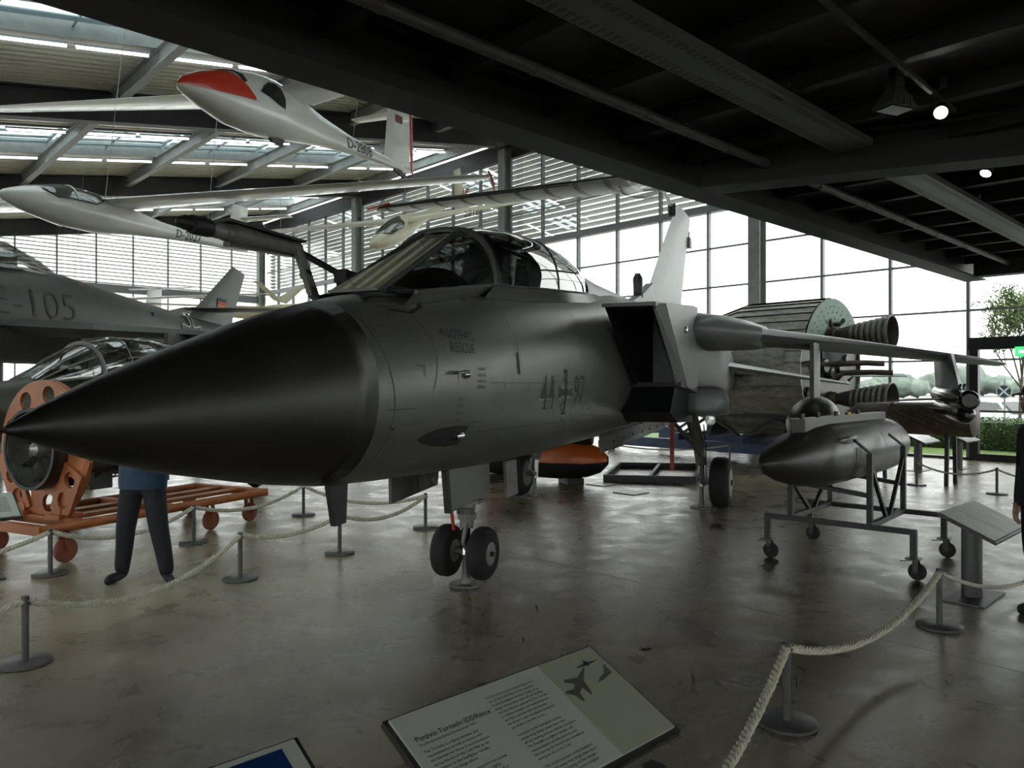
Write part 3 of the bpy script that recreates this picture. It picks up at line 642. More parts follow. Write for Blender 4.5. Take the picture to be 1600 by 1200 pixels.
# ================================================================ gliders under the roof
M['cream'] = mat('cream_paint', (.62, .58, .42), .35, 0, .04, 2)
M['redgloss'] = mat('red_gloss', (.62, .045, .02), .25, coat=.4)
M['fabric'] = None
def film(name, col, tr):
    m = bpy.data.materials.new(name); m.use_nodes = True; nt = m.node_tree; b = nt.nodes['Principled BSDF']; L = nt.links
    b.inputs['Base Color'].default_value = (*col, 1); b.inputs['Roughness'].default_value = .35
    t = nt.nodes.new('ShaderNodeBsdfTranslucent'); t.inputs[0].default_value = (*col, 1); mx = nt.nodes.new('ShaderNodeMixShader'); mx.inputs[0].default_value = tr
    L.new(b.outputs[0], mx.inputs[1]); L.new(t.outputs[0], mx.inputs[2]); L.new(mx.outputs[0], nt.nodes['Material Output'].inputs[0]); return m
M['fabric'] = film('translucent_wing_fabric', (.75, .76, .72), .5)
M['cable'] = mat('steel_cable', (.25, .25, .25), .4, .6)
M['gglass'] = glass('glider_canopy_glass', (.45, .50, .48), .2, .02, .8)
class Axis:
    def __init__(self, P0, P1, roll=0.0):
        self.o = Vector(P0); self.d = (Vector(P1)-self.o).normalized()
        self.s = Vector((self.d.y, -self.d.x, 0)).normalized(); self.u = self.s.cross(self.d).normalized()
        if self.u.z < 0: self.u = -self.u
    def p(self, t, l=0.0, z=0.0): return self.o+self.d*t+self.s*l+self.u*z
def body_ring(ax, t, up, dn, w, N=20, e=1.0):
    r = []
    for i in range(N):
        a = 2*math.pi*i/N; ca, sa = math.cos(a), math.sin(a); r.append(ax.p(t, w*math.copysign(abs(ca)**e, ca), (up if sa > 0 else dn)*math.copysign(abs(sa)**e, sa)))
    return r
def prof_at(prof, t): return [interp(t, [q[0] for q in prof], [q[k] for q in prof]) for k in (1, 2, 3)]
def dense(prof, n=26):
    t0, t1 = prof[0][0], prof[-1][0]; return [t0+(t1-t0)*(i/(n-1))**1.3 for i in range(n)]
def gfoil(le, te, th, up):
    le, te = Vector(le), Vector(te); N = 7; r = []
    for i in range(N+1): q = i/N; r.append(le.lerp(te, q)+up*th*.55*(2.6*math.sqrt(q)*(1-q)+.01))
    for i in range(N-1, 0, -1): q = i/N; r.append(le.lerp(te, q)-up*th*.45*(2.6*math.sqrt(q)*(1-q)+.01))
    return r
def wing(par, ax, root, tip, c0, c1, m, name='wing', th=.13, world=True):
    Z = Vector((0,0,1)); rs = []
    for q in (0, .35, .7, .95, 1.0):
        p = Vector(root).lerp(Vector(tip), q); c = c0+(c1-c0)*q
        if q == 1.0: c *= .6
        rs.append(gfoil(p-ax.d*c*.35, p+ax.d*c*.65, c*th, Z))
    return MB().loft(rs).build(name, m, par, 50, world=True)
def glider(name, label, P0, P1, prof, troot, zroot, tips, c0, c1, m, canopy=None, finh=1.2, finc=(.95, .65), stab=None, cables=(), group='gliders hanging from the roof'):
    ax = Axis(P0, P1); L_ = (Vector(P1)-Vector(P0)).length
    t = thing(name, label, 'glider', Vector(P0).lerp(Vector(P1), .5), 0, group)
    MB().loft([body_ring(ax, s, *prof_at(prof, s)) for s in dense(prof)]).build('fuselage', m, t, 'all', world=True)
    for i, tp in enumerate(tips):
        sg = 1 if (Vector(tp)-ax.p(troot)).dot(ax.s) > 0 else -1
        wing(t, ax, ax.p(troot, sg*.12, zroot), tp, c0, c1, m)
    f = MB(); e = L_
    a, b, c, d_ = ax.p(e-finc[0], 0, .02), ax.p(e+.02, 0, .0), ax.p(e+.10, 0, finh), ax.p(e+.10-finc[1], 0, finh)
    rs = []
    for q in (0, .5, 1): rs.append(gfoil(a.lerp(d_, q), b.lerp(c, q), .10*(1-.3*q), ax.s))
    fo = f.loft(rs).build('fin', m, t, 50, world=True)
    if stab:
        zt, sp, ch = stab
        for sg in (-1, 1): MB().loft([gfoil(ax.p(e-.25, 0, zt), ax.p(e-.25+ch, 0, zt), .07, ax.u), gfoil(ax.p(e-.12, sg*sp, zt), ax.p(e-.12+ch*.6, sg*sp, zt), .04, ax.u)]).build('tailplane', m, t, 50, world=True)
    if canopy:
        t0, t1, k = canopy; g = []
        for i in range(9):
            q = i/8; s = t0+(t1-t0)*q; up, dn, w = prof_at(prof, s); row = []
            half = 1.25*min(1, (q*4)**.6+.05) if q < .25 else 1.25
            if q > .8: half = 1.25*max(.12, 1-((q-.8)/.2)**1.6)
            for j in range(13): a_ = math.pi/2+(j/12-.5)*2*half; row.append(ax.p(s, (w+.012)*math.cos(a_), (up+.012)*math.sin(a_)))
            g.append(row)
        cn = MB().sheet(g).build('canopy', M['gglass'], t, 'all', world=True)
        if k:
            i = 4; MB().tube([p+ax.u*.004 for p in g[i]], .018, 6).build('canopy_frame', m, cn, True, world=True)
        MB().tube([r[0] for r in g], .012, 6).build('canopy_sill', M['seam'], cn, True, world=True); MB().tube([r[-1] for r in g], .012, 6).build('canopy_sill', M['seam'], cn, True, world=True)
    for q in cables:
        p = ax.p(q, 0, prof_at(prof, q)[0]); vv, uu = to_vu(p); MB().tube([p, p+Vector((.3, .2, zg(vv)+.8-p.z))], .007, 5).build('suspension_cable', M['cable'], t, world=True)
    return t, ax
def side_text(par, ax, prof, body, size, t0, z0, m, sg=1, flip=False, off=.006, sx=1.0, bold=0.0):
    vs, fs = text_mesh(body, size, bold=bold, fine=size*.14); out = []
    for p in vs:
        s = t0+p.x*sx; z = z0+p.y; up, dn, w = prof_at(prof, s); h = up if z > 0 else dn; q = min(.98, abs(z)/max(h, .01)); out.append(ax.p(s, sg*(w*math.sqrt(1-q*q)+off), z))
    return MB().add(out, fs).build('lettering', m, par, world=True)
# red-nosed glider
PR = [(0, .01, .01, .01), (.03, .06, .04, .05), (.1, .13, .08, .10), (.4, .30, .18, .22), (1.0, .52, .33, .32), (1.6, .66, .35, .36), (2.1, .68, .31, .36), (2.8, .54, .21, .28), (3.4, .41, .13, .19), (4.2, .29, .08, .13), (5.0, .21, .05, .10), (6.0, .14, .03, .06), (6.55, .10, .02, .04)]
g1, a1 = glider('sailplane', 'white glider with red nose hanging highest, its wing cut off by the dark beam', (-4.89, 11, 6.16), (-2.31, 17, 6.53), PR, 2.35, .50, [(-11.6, 16.4, 7.75), (3.2, 10.2, 7.6)], 1.05, .45, M['white'], None, 1.42, (1.05, .9), (1.36, 1.45, .62), (2.0, 4.4))
# red nose cap: upper shell from nose to canopy
g = []
for i in range(13):
    q = i/12; s = .004+1.28*q; up, dn, w = prof_at(PR, s); row = []
    lo = .02+.10*q
    hi = math.pi/2 if q < .55 else math.pi/2-(q-.55)/.45*(math.pi/2-lo-.08)
    for j in range(9): a_ = lo+(hi-lo)*j/8; row.append((s, w*math.cos(a_), up*math.sin(a_), a_))
    g.append(row)
for sg in (1, -1): MB().sheet([[a1.p(s, sg*(l+.008*math.cos(a_)), z+.008*math.sin(a_)) for s, l, z, a_ in row] for row in g]).build('red_nose_flash', M['redgloss'], g1, 'all', world=True)
def gwin(par, ax, prof, pts, m, off=.010):
    for sg in (1, -1):
        vs = []
        for s, a_ in pts: up, dn, w = prof_at(prof, s); vs.append(ax.p(s, sg*(w*math.cos(a_)+off*math.cos(a_)), up*math.sin(a_)+off*math.sin(a_)))
        c = sum(vs, Vector())/len(vs); s_m = sum(p[0] for p in pts)/len(pts); a_m = sum(p[1] for p in pts)/len(pts); up, dn, w = prof_at(prof, s_m)
        c = ax.p(s_m, sg*(w+off)*math.cos(a_m), (up+off)*math.sin(a_m)); n = len(vs)
        MB().add(vs+[c], [(i, (i+1) % n, n) for i in range(n)]).build('cockpit_window', m, par, 'all', world=True)
M['darkglass'] = mat('dark_cockpit_glass', (.02, .024, .024), .08, 0, spec=.8)
gwin(g1, a1, PR, [(1.42, .42), (1.52, .62), (1.68, .82), (1.86, .86), (1.97, .72), (2.0, .45), (1.96, .16), (1.80, .22), (1.6, .33)], M['darkglass'])
gwin(g1, a1, PR, [(.72, 1.40), (.86, 1.25), (1.0, 1.02), (1.12, .72), (1.12, .60), (1.18, .68), (1.16, .95), (1.04, 1.25), (.9, 1.42)], M['darkglass'])
side_text(g1, a1, PR, 'D-2808', .30, 4.0, -.02, M['print'], sx=1.0)
MB().bar(a1.p(5.9, .0, -.02), a1.p(6.35, 0, -.14), .05, .10).build('tail_skid', M['black'], g1, world=True)
MB().prism([a1.p(1.9, -.02, -.30), a1.p(2.3, -.02, -.28), a1.p(2.25, -.02, -.40), a1.p(2.0, -.02, -.37)], a1.s*.05).build('wheel_fairing', M['black'], g1, world=True)
MB().loft([gfoil(a1.p(6.6, 0, .02), a1.p(6.72, 0, .0), .05, a1.s), gfoil(a1.p(6.62, 0, 1.40), a1.p(6.74, 0, 1.40), .05, a1.s)]).build('rudder_edge', M['redgloss'], g1, world=True)
MB().add([a1.p(5.95, .062, .98), a1.p(6.2, .066, .98), a1.p(6.2, .066, 1.14), a1.p(5.95, .062, 1.14)], [(0,1,2,3)]).build('small_flag', mat('dark_red_flag', (.12, .02, .02), .6), g1, world=True)
# second glider, registration half hidden by the probe
P2 = [(0, .01, .01, .01), (.03, .05, .05, .05), (.12, .11, .11, .11), (.5, .25, .22, .25), (1.2, .42, .34, .33), (2.0, .41, .35, .34), (2.8, .30, .25, .25), (3.6, .18, .18, .16), (4.5, .12, .13, .12), (6.4, .07, .07, .06)]
g2, a2 = glider('sailplane', 'white glider at far left with long clear canopy and red wing tip', (-8.86, 13, 5.07), (-6.70, 19, 5.16), P2, 2.25, .28, [(-.36, 12.6, 5.25), (-15.8, 17.6, 5.9)], 1.0, .42, M['white'], (.55, 2.1, True), 1.05, (.75, .55), (.75, 1.3, .5), (2.2, 5.0))
side_text(g2, a2, P2, 'D-2027', .26, 3.92, -.10, M['print'])
MB().prism([(-.40, 12.35, 5.27), (-.40, 12.82, 5.27), (-.32, 12.86, 5.08), (-.32, 12.55, 5.12)], (.03, 0, 0)).build('wing_tip', M['redgloss'], g2, world=True)
# small far glider diving
P3 = [(0, .01, .01, .01), (.04, .06, .06, .06), (.15, .13, .13, .12), (.6, .27, .26, .26), (1.2, .40, .34, .31), (1.9, .38, .33, .31), (2.6, .26, .22, .22), (3.4, .15, .15, .14), (6.2, .07, .07, .06)]
g3, a3 = glider('sailplane', 'small cream-white glider nosing down in front of the louvres above the cockpit', (-3.95, 21, 5.61), (-1.65, 26, 8.3), P3, 2.0, .18, [(-9.4, 25.2, 6.75), (3.4, 19.8, 7.1)], .8, .38, M['cream'], (.45, 1.75, False), .9, (.7, .5), None, (2.0,))
vs, fs = text_mesh('2816', .24); MB().add([Vector((-1.35+p.x*.9, 21.35-p.x*.38, 6.50+p.y+.03*p.x)) for p in vs], fs).build('lettering', M['print'], g3, world=True)
vs, fs = text_mesh('1F', .34, bold=.006); MB().add([a3.p(6.0+p.x*.0, .08, 0)+Vector((p.x*.8-.1, -.12-p.x*.2, p.y-.05)) for p in vs], fs).build('lettering', M['redgloss'], g3, world=True)
# rigid-wing hang glider with translucent covering
hg = thing('hang_glider', 'translucent white hang-glider wing with red tip, ending at the jet tail fin', 'glider', (0, 16, 5.7), 0, 'gliders hanging from the roof')
HA = Axis((2.35, 15, 5.78), (-3.08, 17.5, 5.78)); hd = Vector((.418, .908, 0))
rs = []
for q in (0, .2, .4, .6, .8, .97, 1.0):
    p = Vector((2.35, 15.0, 5.80)).lerp(Vector((-3.08, 17.4, 5.80)), q); c = 1.25-.75*q; c = c if q < 1 else .12
    rs.append(gfoil(p-hd*c*.3, p+hd*c*.7, .14*c, Vector((0,0,1))))
hw = MB().loft(rs).build('wing_cover', M['fabric'], hg, 50, world=True)
for k in range(9):
    q = .06+k*.11; p = Vector((2.35, 15.0, 5.80)).lerp(Vector((-3.08, 17.4, 5.80)), q); c = 1.25-.75*q; r = gfoil(p-hd*c*.31, p+hd*c*.71, .155*c, Vector((0,0,1)))
    MB().prism(r, Vector((-.09, .04, 0))).build('rib', M['hub'], hg, 50, world=True)
MB().prism([(-2.75, 16.95, 5.82), (-2.75, 17.75, 5.82), (-3.35, 17.45, 5.80)], (0, 0, .035)).build('red_tip', M['redgloss'], hg, world=True)
MB().tube([Vector((2.35, 14.66, 5.83)), Vector((-3.0, 17.18, 5.81))], .045, 8).build('leading_edge_tube', M['dkmetal'], hg, True, world=True)
MB().loft([[Vector((2.55+.0, 14.9, 5.72))+Vector((math.cos(a)*r*.42, math.cos(a)*-r*.16, math.sin(a)*r*.30))+Vector((dx, -dx*.3, 0)) for a in [2*math.pi*i/16 for i in range(16)]] for dx, r in ((-.22, .3), (-.1, .8), (.1, 1.0), (.3, .8), (.42, .35))]).build('clear_fairing', glass('clear_film', (.9, .9, .88), .3, .15, .8), hg, 'all', world=True)
MB().tube([(2.75, 14.7, 5.75), (2.88, 14.3, 5.40), (2.98, 14.1, 5.12)], .035, 8).build('keel_tube', M['white'], hg, True, world=True)
MB().tube([(2.6, 14.9, 5.6), (3.2, 14.4, 5.55)], .03, 8).build('cross_strut', M['white'], hg, world=True)
MB().box((3.0, 14.2, 5.05), (.12, .14, .22)).build('ballast_block', M['black'], hg, world=True)
vv, uu = to_vu((1.5, 15.4, 0)); MB().tube([(1.5, 15.4, 5.85), (1.5, 15.4, zg(vv)+.8)], .007, 5).build('suspension_cable', M['cable'], hg, world=True)
# two farther gliders seen over the rear fuselage of the older jet
P5 = [(0, .02, .02, .02), (.2, .2, .2, .2), (1.2, .4, .35, .32), (2.2, .38, .33, .3), (3.4, .18, .17, .16), (6.5, .08, .08, .07)]
g5, a5 = glider('sailplane', 'white T-tail glider half hidden behind the olive jet with number 105', (-15.2, 23.5, 4.25), (-13.9, 29.9, 4.55), P5, 2.2, .25, [(-8.6, 26.5, 4.95)], .85, .4, M['white'], None, 1.0, (1.0, .8), (1.0, 1.35, .55), (2.0,))
g6 = thing('sailplane', 'cream glider with V-shaped tail far back beside the corner of the hall', 'glider', (-11.0, 31, 4.6), 0, 'gliders hanging from the roof')
A6 = Axis((-7.6, 30.5, 4.55), (-12.6, 31.6, 4.75))
MB().loft([body_ring(A6, s, u_, u_, w_) for s, u_, w_ in ((0, .03, .03), (.3, .25, .2), (1.2, .45, .32), (2.2, .4, .3), (3.5, .22, .2), (5.1, .1, .1))]).build('fuselage', M['cream'], g6, 'all', world=True)
for sg, dx in ((-1, -1.0), (1, .85)):
    rt = at(437, 471, 31); tp = at(437+36*(sg), 440 if sg < 0 else 448, 31+.2*sg)
    MB().loft([gfoil(rt+Vector((.28, 0, -.1)), rt+Vector((-.25, 0, .05)), .06, Vector((0,1,0))), gfoil(tp+Vector((.12, 0, 0)), tp+Vector((-.16, 0, .05)), .04, Vector((0,1,0)))]).build('v_tail', M['cream'], g6, 50, world=True)
MB().loft([gfoil((-8.6, 31.4, 4.85), (-8.8, 30.4, 4.85), .1, Vector((0,0,1))), gfoil((-17.2, 28.2, 4.9), (-17.3, 27.8, 4.9), .05, Vector((0,0,1)))]).build('wing', M['cream'], g6, 50, world=True)
MB().tube([(-9.5, 31, 5.0), (-9.5, 31, 9.9)], .008, 5).build('suspension_cable', M['cable'], g6, world=True)
# ================================================================ older olive jet on supports (number E-105)
M['olive'] = mat('olive_camouflage', (.085, .090, .075), .5, 0, .0, .55, col2=(.055, .058, .045)); M['olive'] = mat('olive_camouflage', (.080, .095, .093), .5, 0, .2, .5, col2=(.055, .053, .037))
oj = thing('old_jet', 'olive and grey camouflaged old jet with number 105 raised behind the nose cone', 'aircraft', (-8.2, 15, 0))
OA = Axis((-7.4-.231*9.5, 19-.973*9.5, 2.95), (-7.4, 19, 2.92))       # t = 9.5 at the tail pipe
OP = [(0, .40, .40, .40), (1.0, .62, .62, .55), (2.5, .78, .75, .66), (3.4, .92, .80, .70), (4.5, .90, .80, .72), (5.5, .76, .80, .72), (6.5, .64, .76, .68), (7.5, .53, .66, .58), (8.6, .42, .5, .45), (9.5, .36, .4, .38)]
MB().loft([body_ring(OA, .5*i, *prof_at(OP, .5*i), N=28) for i in range(0, 20)]).build('fuselage', M['olive'], oj, 'all', world=True)
MB().lathe([(0, .34), (.25, .32), (.25, .28), (.0, .27)], OA.p(9.45), OA.d, 20).build('tail_pipe', M['dkmetal'], oj, True, world=True)
cn = MB().sheet([[OA.p(t, w*math.cos(a), .80+h*math.sin(a)) for a in srange(.0, math.pi, 13)] for t, w, h in ((1.6, .12, .05), (2.0, .30, .36), (2.6, .38, .52), (3.4, .38, .50), (4.0, .32, .30), (4.45, .2, .08))]).build('canopy', M['canopy'], oj, 'all', world=True)
MB().tube([OA.p(2.9, .385*math.cos(a), .80+.53*math.sin(a)) for a in srange(0, math.pi, 11)], .02, 6).build('canopy_bow', M['frame_g'], cn, True, world=True)
MB().prism([OA.p(2.4, -.2, .75), OA.p(2.4, .2, .75), OA.p(2.55, .2, 1.18), OA.p(2.55, -.2, 1.18)], OA.d*.25).build('ejection_seat', mat('seat_brown', (.10, .07, .04), .8), oj, world=True)
MB().box(OA.p(3.3, 0, .95), (.5, .3, .22), .9).build('equipment_deck', M['dkmetal'], oj, world=True)
for sg in (1, -1):
    MB().loft([gfoil(OA.p(2.6, sg*.55, -.20), OA.p(6.0, sg*.55, -.20), .30, Vector((0,0,1))), gfoil(OA.p(6.6, sg*4.9, -.32), OA.p(8.3, sg*4.9, -.32), .10, Vector((0,0,1)))]).build('wing', M['olive'], oj, 50, world=True)
    MB().loft([gfoil(OA.p(8.2, sg*.1, .65), OA.p(9.5, sg*.1, .65), .08, Vector((0,0,1))), gfoil(OA.p(9.5, sg*1.7, .7), OA.p(10.2, sg*1.7, .7), .04, Vector((0,0,1)))]).build('tailplane', M['olive'], oj, 50, world=True)
    MB().tube([OA.p(4.2, sg*1.0, -.2), Vector((*OA.p(4.2, sg*1.0, 0).xy, 0))], .10, 14).build('support_post', M['steel'], oj, True, world=True)
MB().lathe([(0, .02), (.5, .22), (1.2, .30), (2.4, .28), (3.4, .05)], OA.p(3.0, 2.6, -.85), OA.d, 20).build('wing_tank', M['olive'], oj, True, world=True)
MB().bar(OA.p(4.6, 2.6, -.55), OA.p(4.6, 2.6, -.25), .08, .7, up=OA.d).build('tank_pylon', M['olive'], oj, world=True)
MB().tube([OA.p(8.7, 0, -.2), Vector((*OA.p(8.7, 0, 0).xy, 0))], .09, 14).build('support_post', M['steel'], oj, True, world=True)
f_ = MB().loft([gfoil(OA.p(8.2, 0, .35), OA.p(10.0, 0, .25), .11, OA.s), gfoil(OA.p(9.3, 0, 1.25), OA.p(10.4, 0, 1.15), .08, OA.s), gfoil(OA.p(10.1, 0, 1.90), OA.p(10.68, 0, 1.78), .05, OA.s)]).build('fin', mat('fin_grey_olive', (.095, .105, .10), .5, 0, .1, 1), oj, 50, world=True)
for i, c in enumerate(((.02, .02, .02), (.50, .07, .04), (.55, .22, .03))):
    z0 = 1.02-.085*i; MB().add([OA.p(9.40, .07, z0), OA.p(9.75, .075, z0-.02), OA.p(9.75, .075, z0-.10), OA.p(9.40, .07, z0-.085)], [(0,1,2,3)]).build('flag_stripe', mat('flag_%d' % i, c, .6), oj, world=True)
side_text(oj, OA, OP, 'E-105', .72, 2.55, -.02, mat('faded_number', (.028, .030, .030), .6), sx=1.05, bold=-.012, off=.012)
vs, fs = cross(0); 
def ocross(vs, fs, name, m, off):
    out = []
    for p in vs:
        s = 7.75+p.x*2.1; z = .0+p.y*1.75; up, dn, w = prof_at(OP, s); q = min(.97, abs(z)/(up if z > 0 else dn)); out.append(OA.p(s, w*math.sqrt(1-q*q)+off, z+.08))
    return MB().add(out, fs).build(name, m, oj, world=True)
v2, f2 = cross(.02); ocross(v2, f2, 'cross_edge', mat('cross_white', (.55, .54, .48), .6), .010); ocross(vs, fs, 'cross_emblem', mat('cross_black', (.03, .035, .045), .6), .016)
MB().bar(OA.p(4.6, .40, .72), OA.p(5.1, .42, .60), .015, .05, up=OA.s).build('rescue_arrow', mat('orange_mark', (.6, .16, .03), .6), oj, world=True)
MB().box(OA.p(6.4, .56, .30), (.12, .10, .10), .3).build('vent', M['black'], oj, world=True)
# ================================================================ small olive jet whose cockpit shows above the orange engine ring
M['olive2'] = mat('dark_olive_paint', (.070, .072, .045), .4, 0, .15, 2)
sj = thing('training_jet', 'dark olive jet with framed bubble canopy behind the orange engine stand', 'aircraft', (-6.2, 10.5, 0))
JA = Axis((-6.55, 8.1, 1.42), (-4.4, 17.16, 1.55))
JP = [(0, .03, .03, .03), (.2, .16, .16, .16), (.8, .32, .32, .30), (1.6, .43, .45, .42), (2.4, .48, .55, .50), (3.6, .50, .6, .55), (5, .62, .6, .55), (7, .45, .45, .42), (9.2, .22, .22, .22)]
MB().loft([body_ring(JA, .4*i, *prof_at(JP, .4*i), N=28) for i in range(0, 24)]).build('fuselage', M['olive2'], sj, 'all', world=True)
gg = [[JA.p(t, w*math.cos(a), z+h*math.sin(a)) for a in srange(.0, math.pi, 15)] for t, w, z, h in ((1.55, .30, .36, .05), (2.0, .36, .40, .28), (2.45, .40, .43, .46), (3.0, .41, .45, .55), (3.6, .41, .46, .55), (4.2, .38, .48, .45), (4.8, .28, .52, .22))]
cn = MB().sheet(gg).build('canopy', M['canopy'], sj, 'all', world=True)
for k in (2,): MB().tube(gg[k], .035, 8).build('canopy_bow', M['hub'], cn, True, world=True)
for k in (3, 4, 5): MB().tube(gg[k], .010, 6).build('canopy_rib', M['hub'], cn, True, world=True)
MB().tube([r[0] for r in gg], .02, 6).build('canopy_sill', M['hub'], cn, True, world=True); MB().tube([r[-1] for r in gg], .02, 6).build('canopy_sill', M['hub'], cn, True, world=True)
for j in (3, 5, 9, 11): MB().tube([gg[0][j], gg[1][j], gg[2][j]], .012, 6).build('windscreen_frame', M['hub'], cn, True, world=True)
MB().prism([JA.p(3.0, -.2, .40), JA.p(3.0, .2, .40), JA.p(3.15, .2, .84), JA.p(3.15, -.2, .84)], JA.d*.25).build('ejection_seat', M['black'], sj, world=True)
MB().box(JA.p(3.2, 0, .86), (.3, .34, .18), .3).build('headrest', M['black'], sj, world=True)
MB().box(JA.p(2.2, 0, .45), (.5, .4, .16), .3).build('instrument_coaming', M['black'], sj, world=True)
MB().box(JA.p(1.75, .38, .22), (.02, .12, .10), JA.d.to_track_quat('X', 'Z').to_euler().z).build('warning_label', mat('yellow_label', (.35, .28, .05), .6), sj, world=True)
for sg in (1, -1):
    MB().loft([gfoil(JA.p(4.2, sg*.4, -.25), JA.p(6.6, sg*.4, -.25), .22, Vector((0,0,1))), gfoil(JA.p(6.0, sg*3.2, -.35), JA.p(7.2, sg*3.2, -.35), .1, Vector((0,0,1)))]).build('wing', M['olive2'], sj, 50, world=True)
    for k, t in enumerate((5.2,)):
        MB().tube([JA.p(t, sg*1.0, -.3), Vector((*JA.p(t, sg*1.0).xy, .25))], .05, 8).build('gear_leg', M['gear'], sj, world=True)
        MB().lathe([(-.08, .10), (-.08, .22), (0, .26), (.08, .22), (.08, .10)], Vector((*JA.p(t, sg*1.0).xy, .26)), JA.s, 20).build('wheel', M['rubber'], sj, True, world=True)
MB().tube([JA.p(2.2, 0, -.4), Vector((*JA.p(2.2).xy, .2))], .045, 8).build('gear_leg', M['gear'], sj, world=True)
MB().lathe([(-.07, .08), (-.07, .17), (0, .20), (.07, .17), (.07, .08)], Vector((*JA.p(2.2).xy, .2)), JA.s, 20).build('wheel', M['rubber'], sj, True, world=True)
MB().loft([gfoil(JA.p(7.6, 0, .25), JA.p(9.2, 0, .2), .1, JA.s), gfoil(JA.p(8.9, 0, 1.6), JA.p(9.6, 0, 1.6), .05, JA.s)]).build('fin', M['olive2'], sj, 50, world=True)
# ================================================================ rocket tail section with two engines, by the glazed wall
M['ribmetal'] = mat('weathered_skin_metal', (.40, .39, .33), .45, .3, .3, 4, stretch=(1, 1, 3))
M['mint'] = mat('mint_primer', (.33, .46, .40), .6, 0, .15, 6)
M['nozzle'] = mat('nozzle_bronze', (.10, .085, .072), .45, .5, .2, 10)
M['nozzle_lt'] = mat('nozzle_band', (.19, .18, .16), .5, .4, .2, 10)
M['rust'] = mat('scorched_brown_metal', (.13, .095, .065), .5, .4, .4, 5)
M['blue'] = mat('blue_stand_paint', (.035, .06, .13), .5, 0, .15, 5)
rk = thing('rocket_stage', 'ribbed metal rocket tail section with two banded engine nozzles by the glazed wall', 'rocket', (8.47, 16.8, -.21), BA)
rk.scale = (1.12, 1.12, 1.12)
RC = 2.10
shell = MB().lathe([(1.25, 1.44), (2.95, 1.44), (4.2, 1.10)], (0, 0, RC), (0, 1, 0), 48).build('tank_shell', M['dkmetal'], rk, True)
NP = 40; w = 2*math.pi*1.46/NP
plank = None
for k in range(NP):
    a = 2*math.pi*k/NP
    if plank is None:
        mb = MB(); z = 1.455
        mb.add([(-w*.52, 1.2, z+.028), (w*.5, 1.2, z), (w*.5, 2.95, z), (-w*.52, 2.95, z+.028), (w*.38, 4.2, 1.12), (-w*.38, 4.2, 1.14), (-w*.52, 1.2, z-.02), (w*.5, 1.2, z-.02)], [(0,1,2,3), (3,2,4,5), (6,7,1,0)])
        plank = mb.build('skin_panel', M['ribmetal'], shell); plank.location = (0, 0, RC); o = plank
    else: o = inst(plank, shell)
    o.rotation_euler = (0, a, 0)
arc = [(1.47*math.cos(math.radians(d)), RC+1.47*math.sin(math.radians(d))) for d in range(24, 157, 6)]
inn = [(.58*math.cos(math.radians(d)), 2.48+.58*math.sin(math.radians(d))) for d in range(180, -1, -12)]
mb = MB(); no, ni = len(arc), len(inn)
outer = [Vector((x, 1.16, z)) for x, z in arc]; inner = [Vector((x, 1.16, z)) for x, z in inn[::-1]]
n = 20
def resample(P, n):
    L_ = [0]
    for a_, b_ in zip(P, P[1:]): L_.append(L_[-1]+(b_-a_).length)
    return [Vector([interp(L_[-1]*i/(n-1), L_, [p[k] for p in P]) for k in range(3)]) for i in range(n)]
o_, i_ = resample(outer, n), resample(inner, n)
mb.loft([o_, i_], cap=False, closed=False)
mp = mb.build('mint_bulkhead', M['mint'], rk)
for row, rr in ((1.30, 13), (1.05, 11), (1.18, 12)):
    for k in range(rr):
        a = math.radians(35+110*k/(rr-1)); x, z = row*math.cos(a), RC+row*math.sin(a)
        if math.hypot(x, z-2.48) < .64: continue
        MB().lathe([(0, .018), (.012, .014)], (x, 1.155, z), (0, -1, 0), 6).build('rivet', M['frame'], mp)
MB().lathe([(0, .59), (.25, .59), (.25, .55), (.0, .55)], (0, 1.16, 2.48), (0, 1, 0), 28).build('engine_tunnel', M['black'], rk, True)
MB().lathe([(0, 1.40), (.06, 1.40)], (0, 1.75, RC), (0, 1, 0), 40).build('engine_bay_wall', M['black'], rk)
for zc in (2.81, 1.47):
    nz = MB().lathe([(1.35, .10), (1.15, .095), (.95, .15), (.7, .205), (.35, .27), (.0, .332), (0, .315), (.4, .245), (.9, .14), (1.15, .08)], (0, 0, zc), (0, 1, 0), 32).build('engine_nozzle', M['nozzle'], rk, True)
    for t in (.03, .16, .28, .40, .52, .64, .76): r = interp(t, [0, .35, .7, .95], [.332, .27, .205, .15]); MB().lathe([(t-.035, r+.006), (t-.02, r+.016), (t+.02, r+.014), (t+.035, r+.0)], (0, 0, zc), (0, 1, 0), 32, cap=False).build('cooling_band', M['nozzle_lt'], nz, True)
    MB().lathe([(1.1, .13), (1.5, .2), (1.8, .2)], (0, 0, zc), (0, 1, 0), 20).build('combustion_chamber', M['rust'], rk, True)
rr = random.Random(3)
for k in range(16):
    a = rr.uniform(0, 6.28); r0 = rr.uniform(.5, 1.2); x, z = r0*math.cos(a), RC+r0*math.sin(a)*.8
    p = Vector((x, 1.7, z)); q = p+Vector((rr.uniform(-.5, .5), -rr.uniform(.2, .7), rr.uniform(-.4, .4))); e = q+Vector((rr.uniform(-.3, .3), rr.uniform(-.1, .3), rr.uniform(-.3, .3)))
    MB().tube([p, p.lerp(q, .6), q, e], rr.uniform(.02, .055), 8).build('pipe', M['dkmetal'] if k % 3 else M['rust'], rk, True)
for x, z, s in ((-.5, 2.15, .28), (.3, 2.1, .34), (-.2, 2.0, .2), (.55, 2.3, .22)): MB().lathe([(0, s*.5), (.1, s*.6), (.4, s*.6), (.5, s*.4)], (x, 1.1, z), (0, 1, 0), 14).build('turbopump', M['dkmetal'], rk, True)
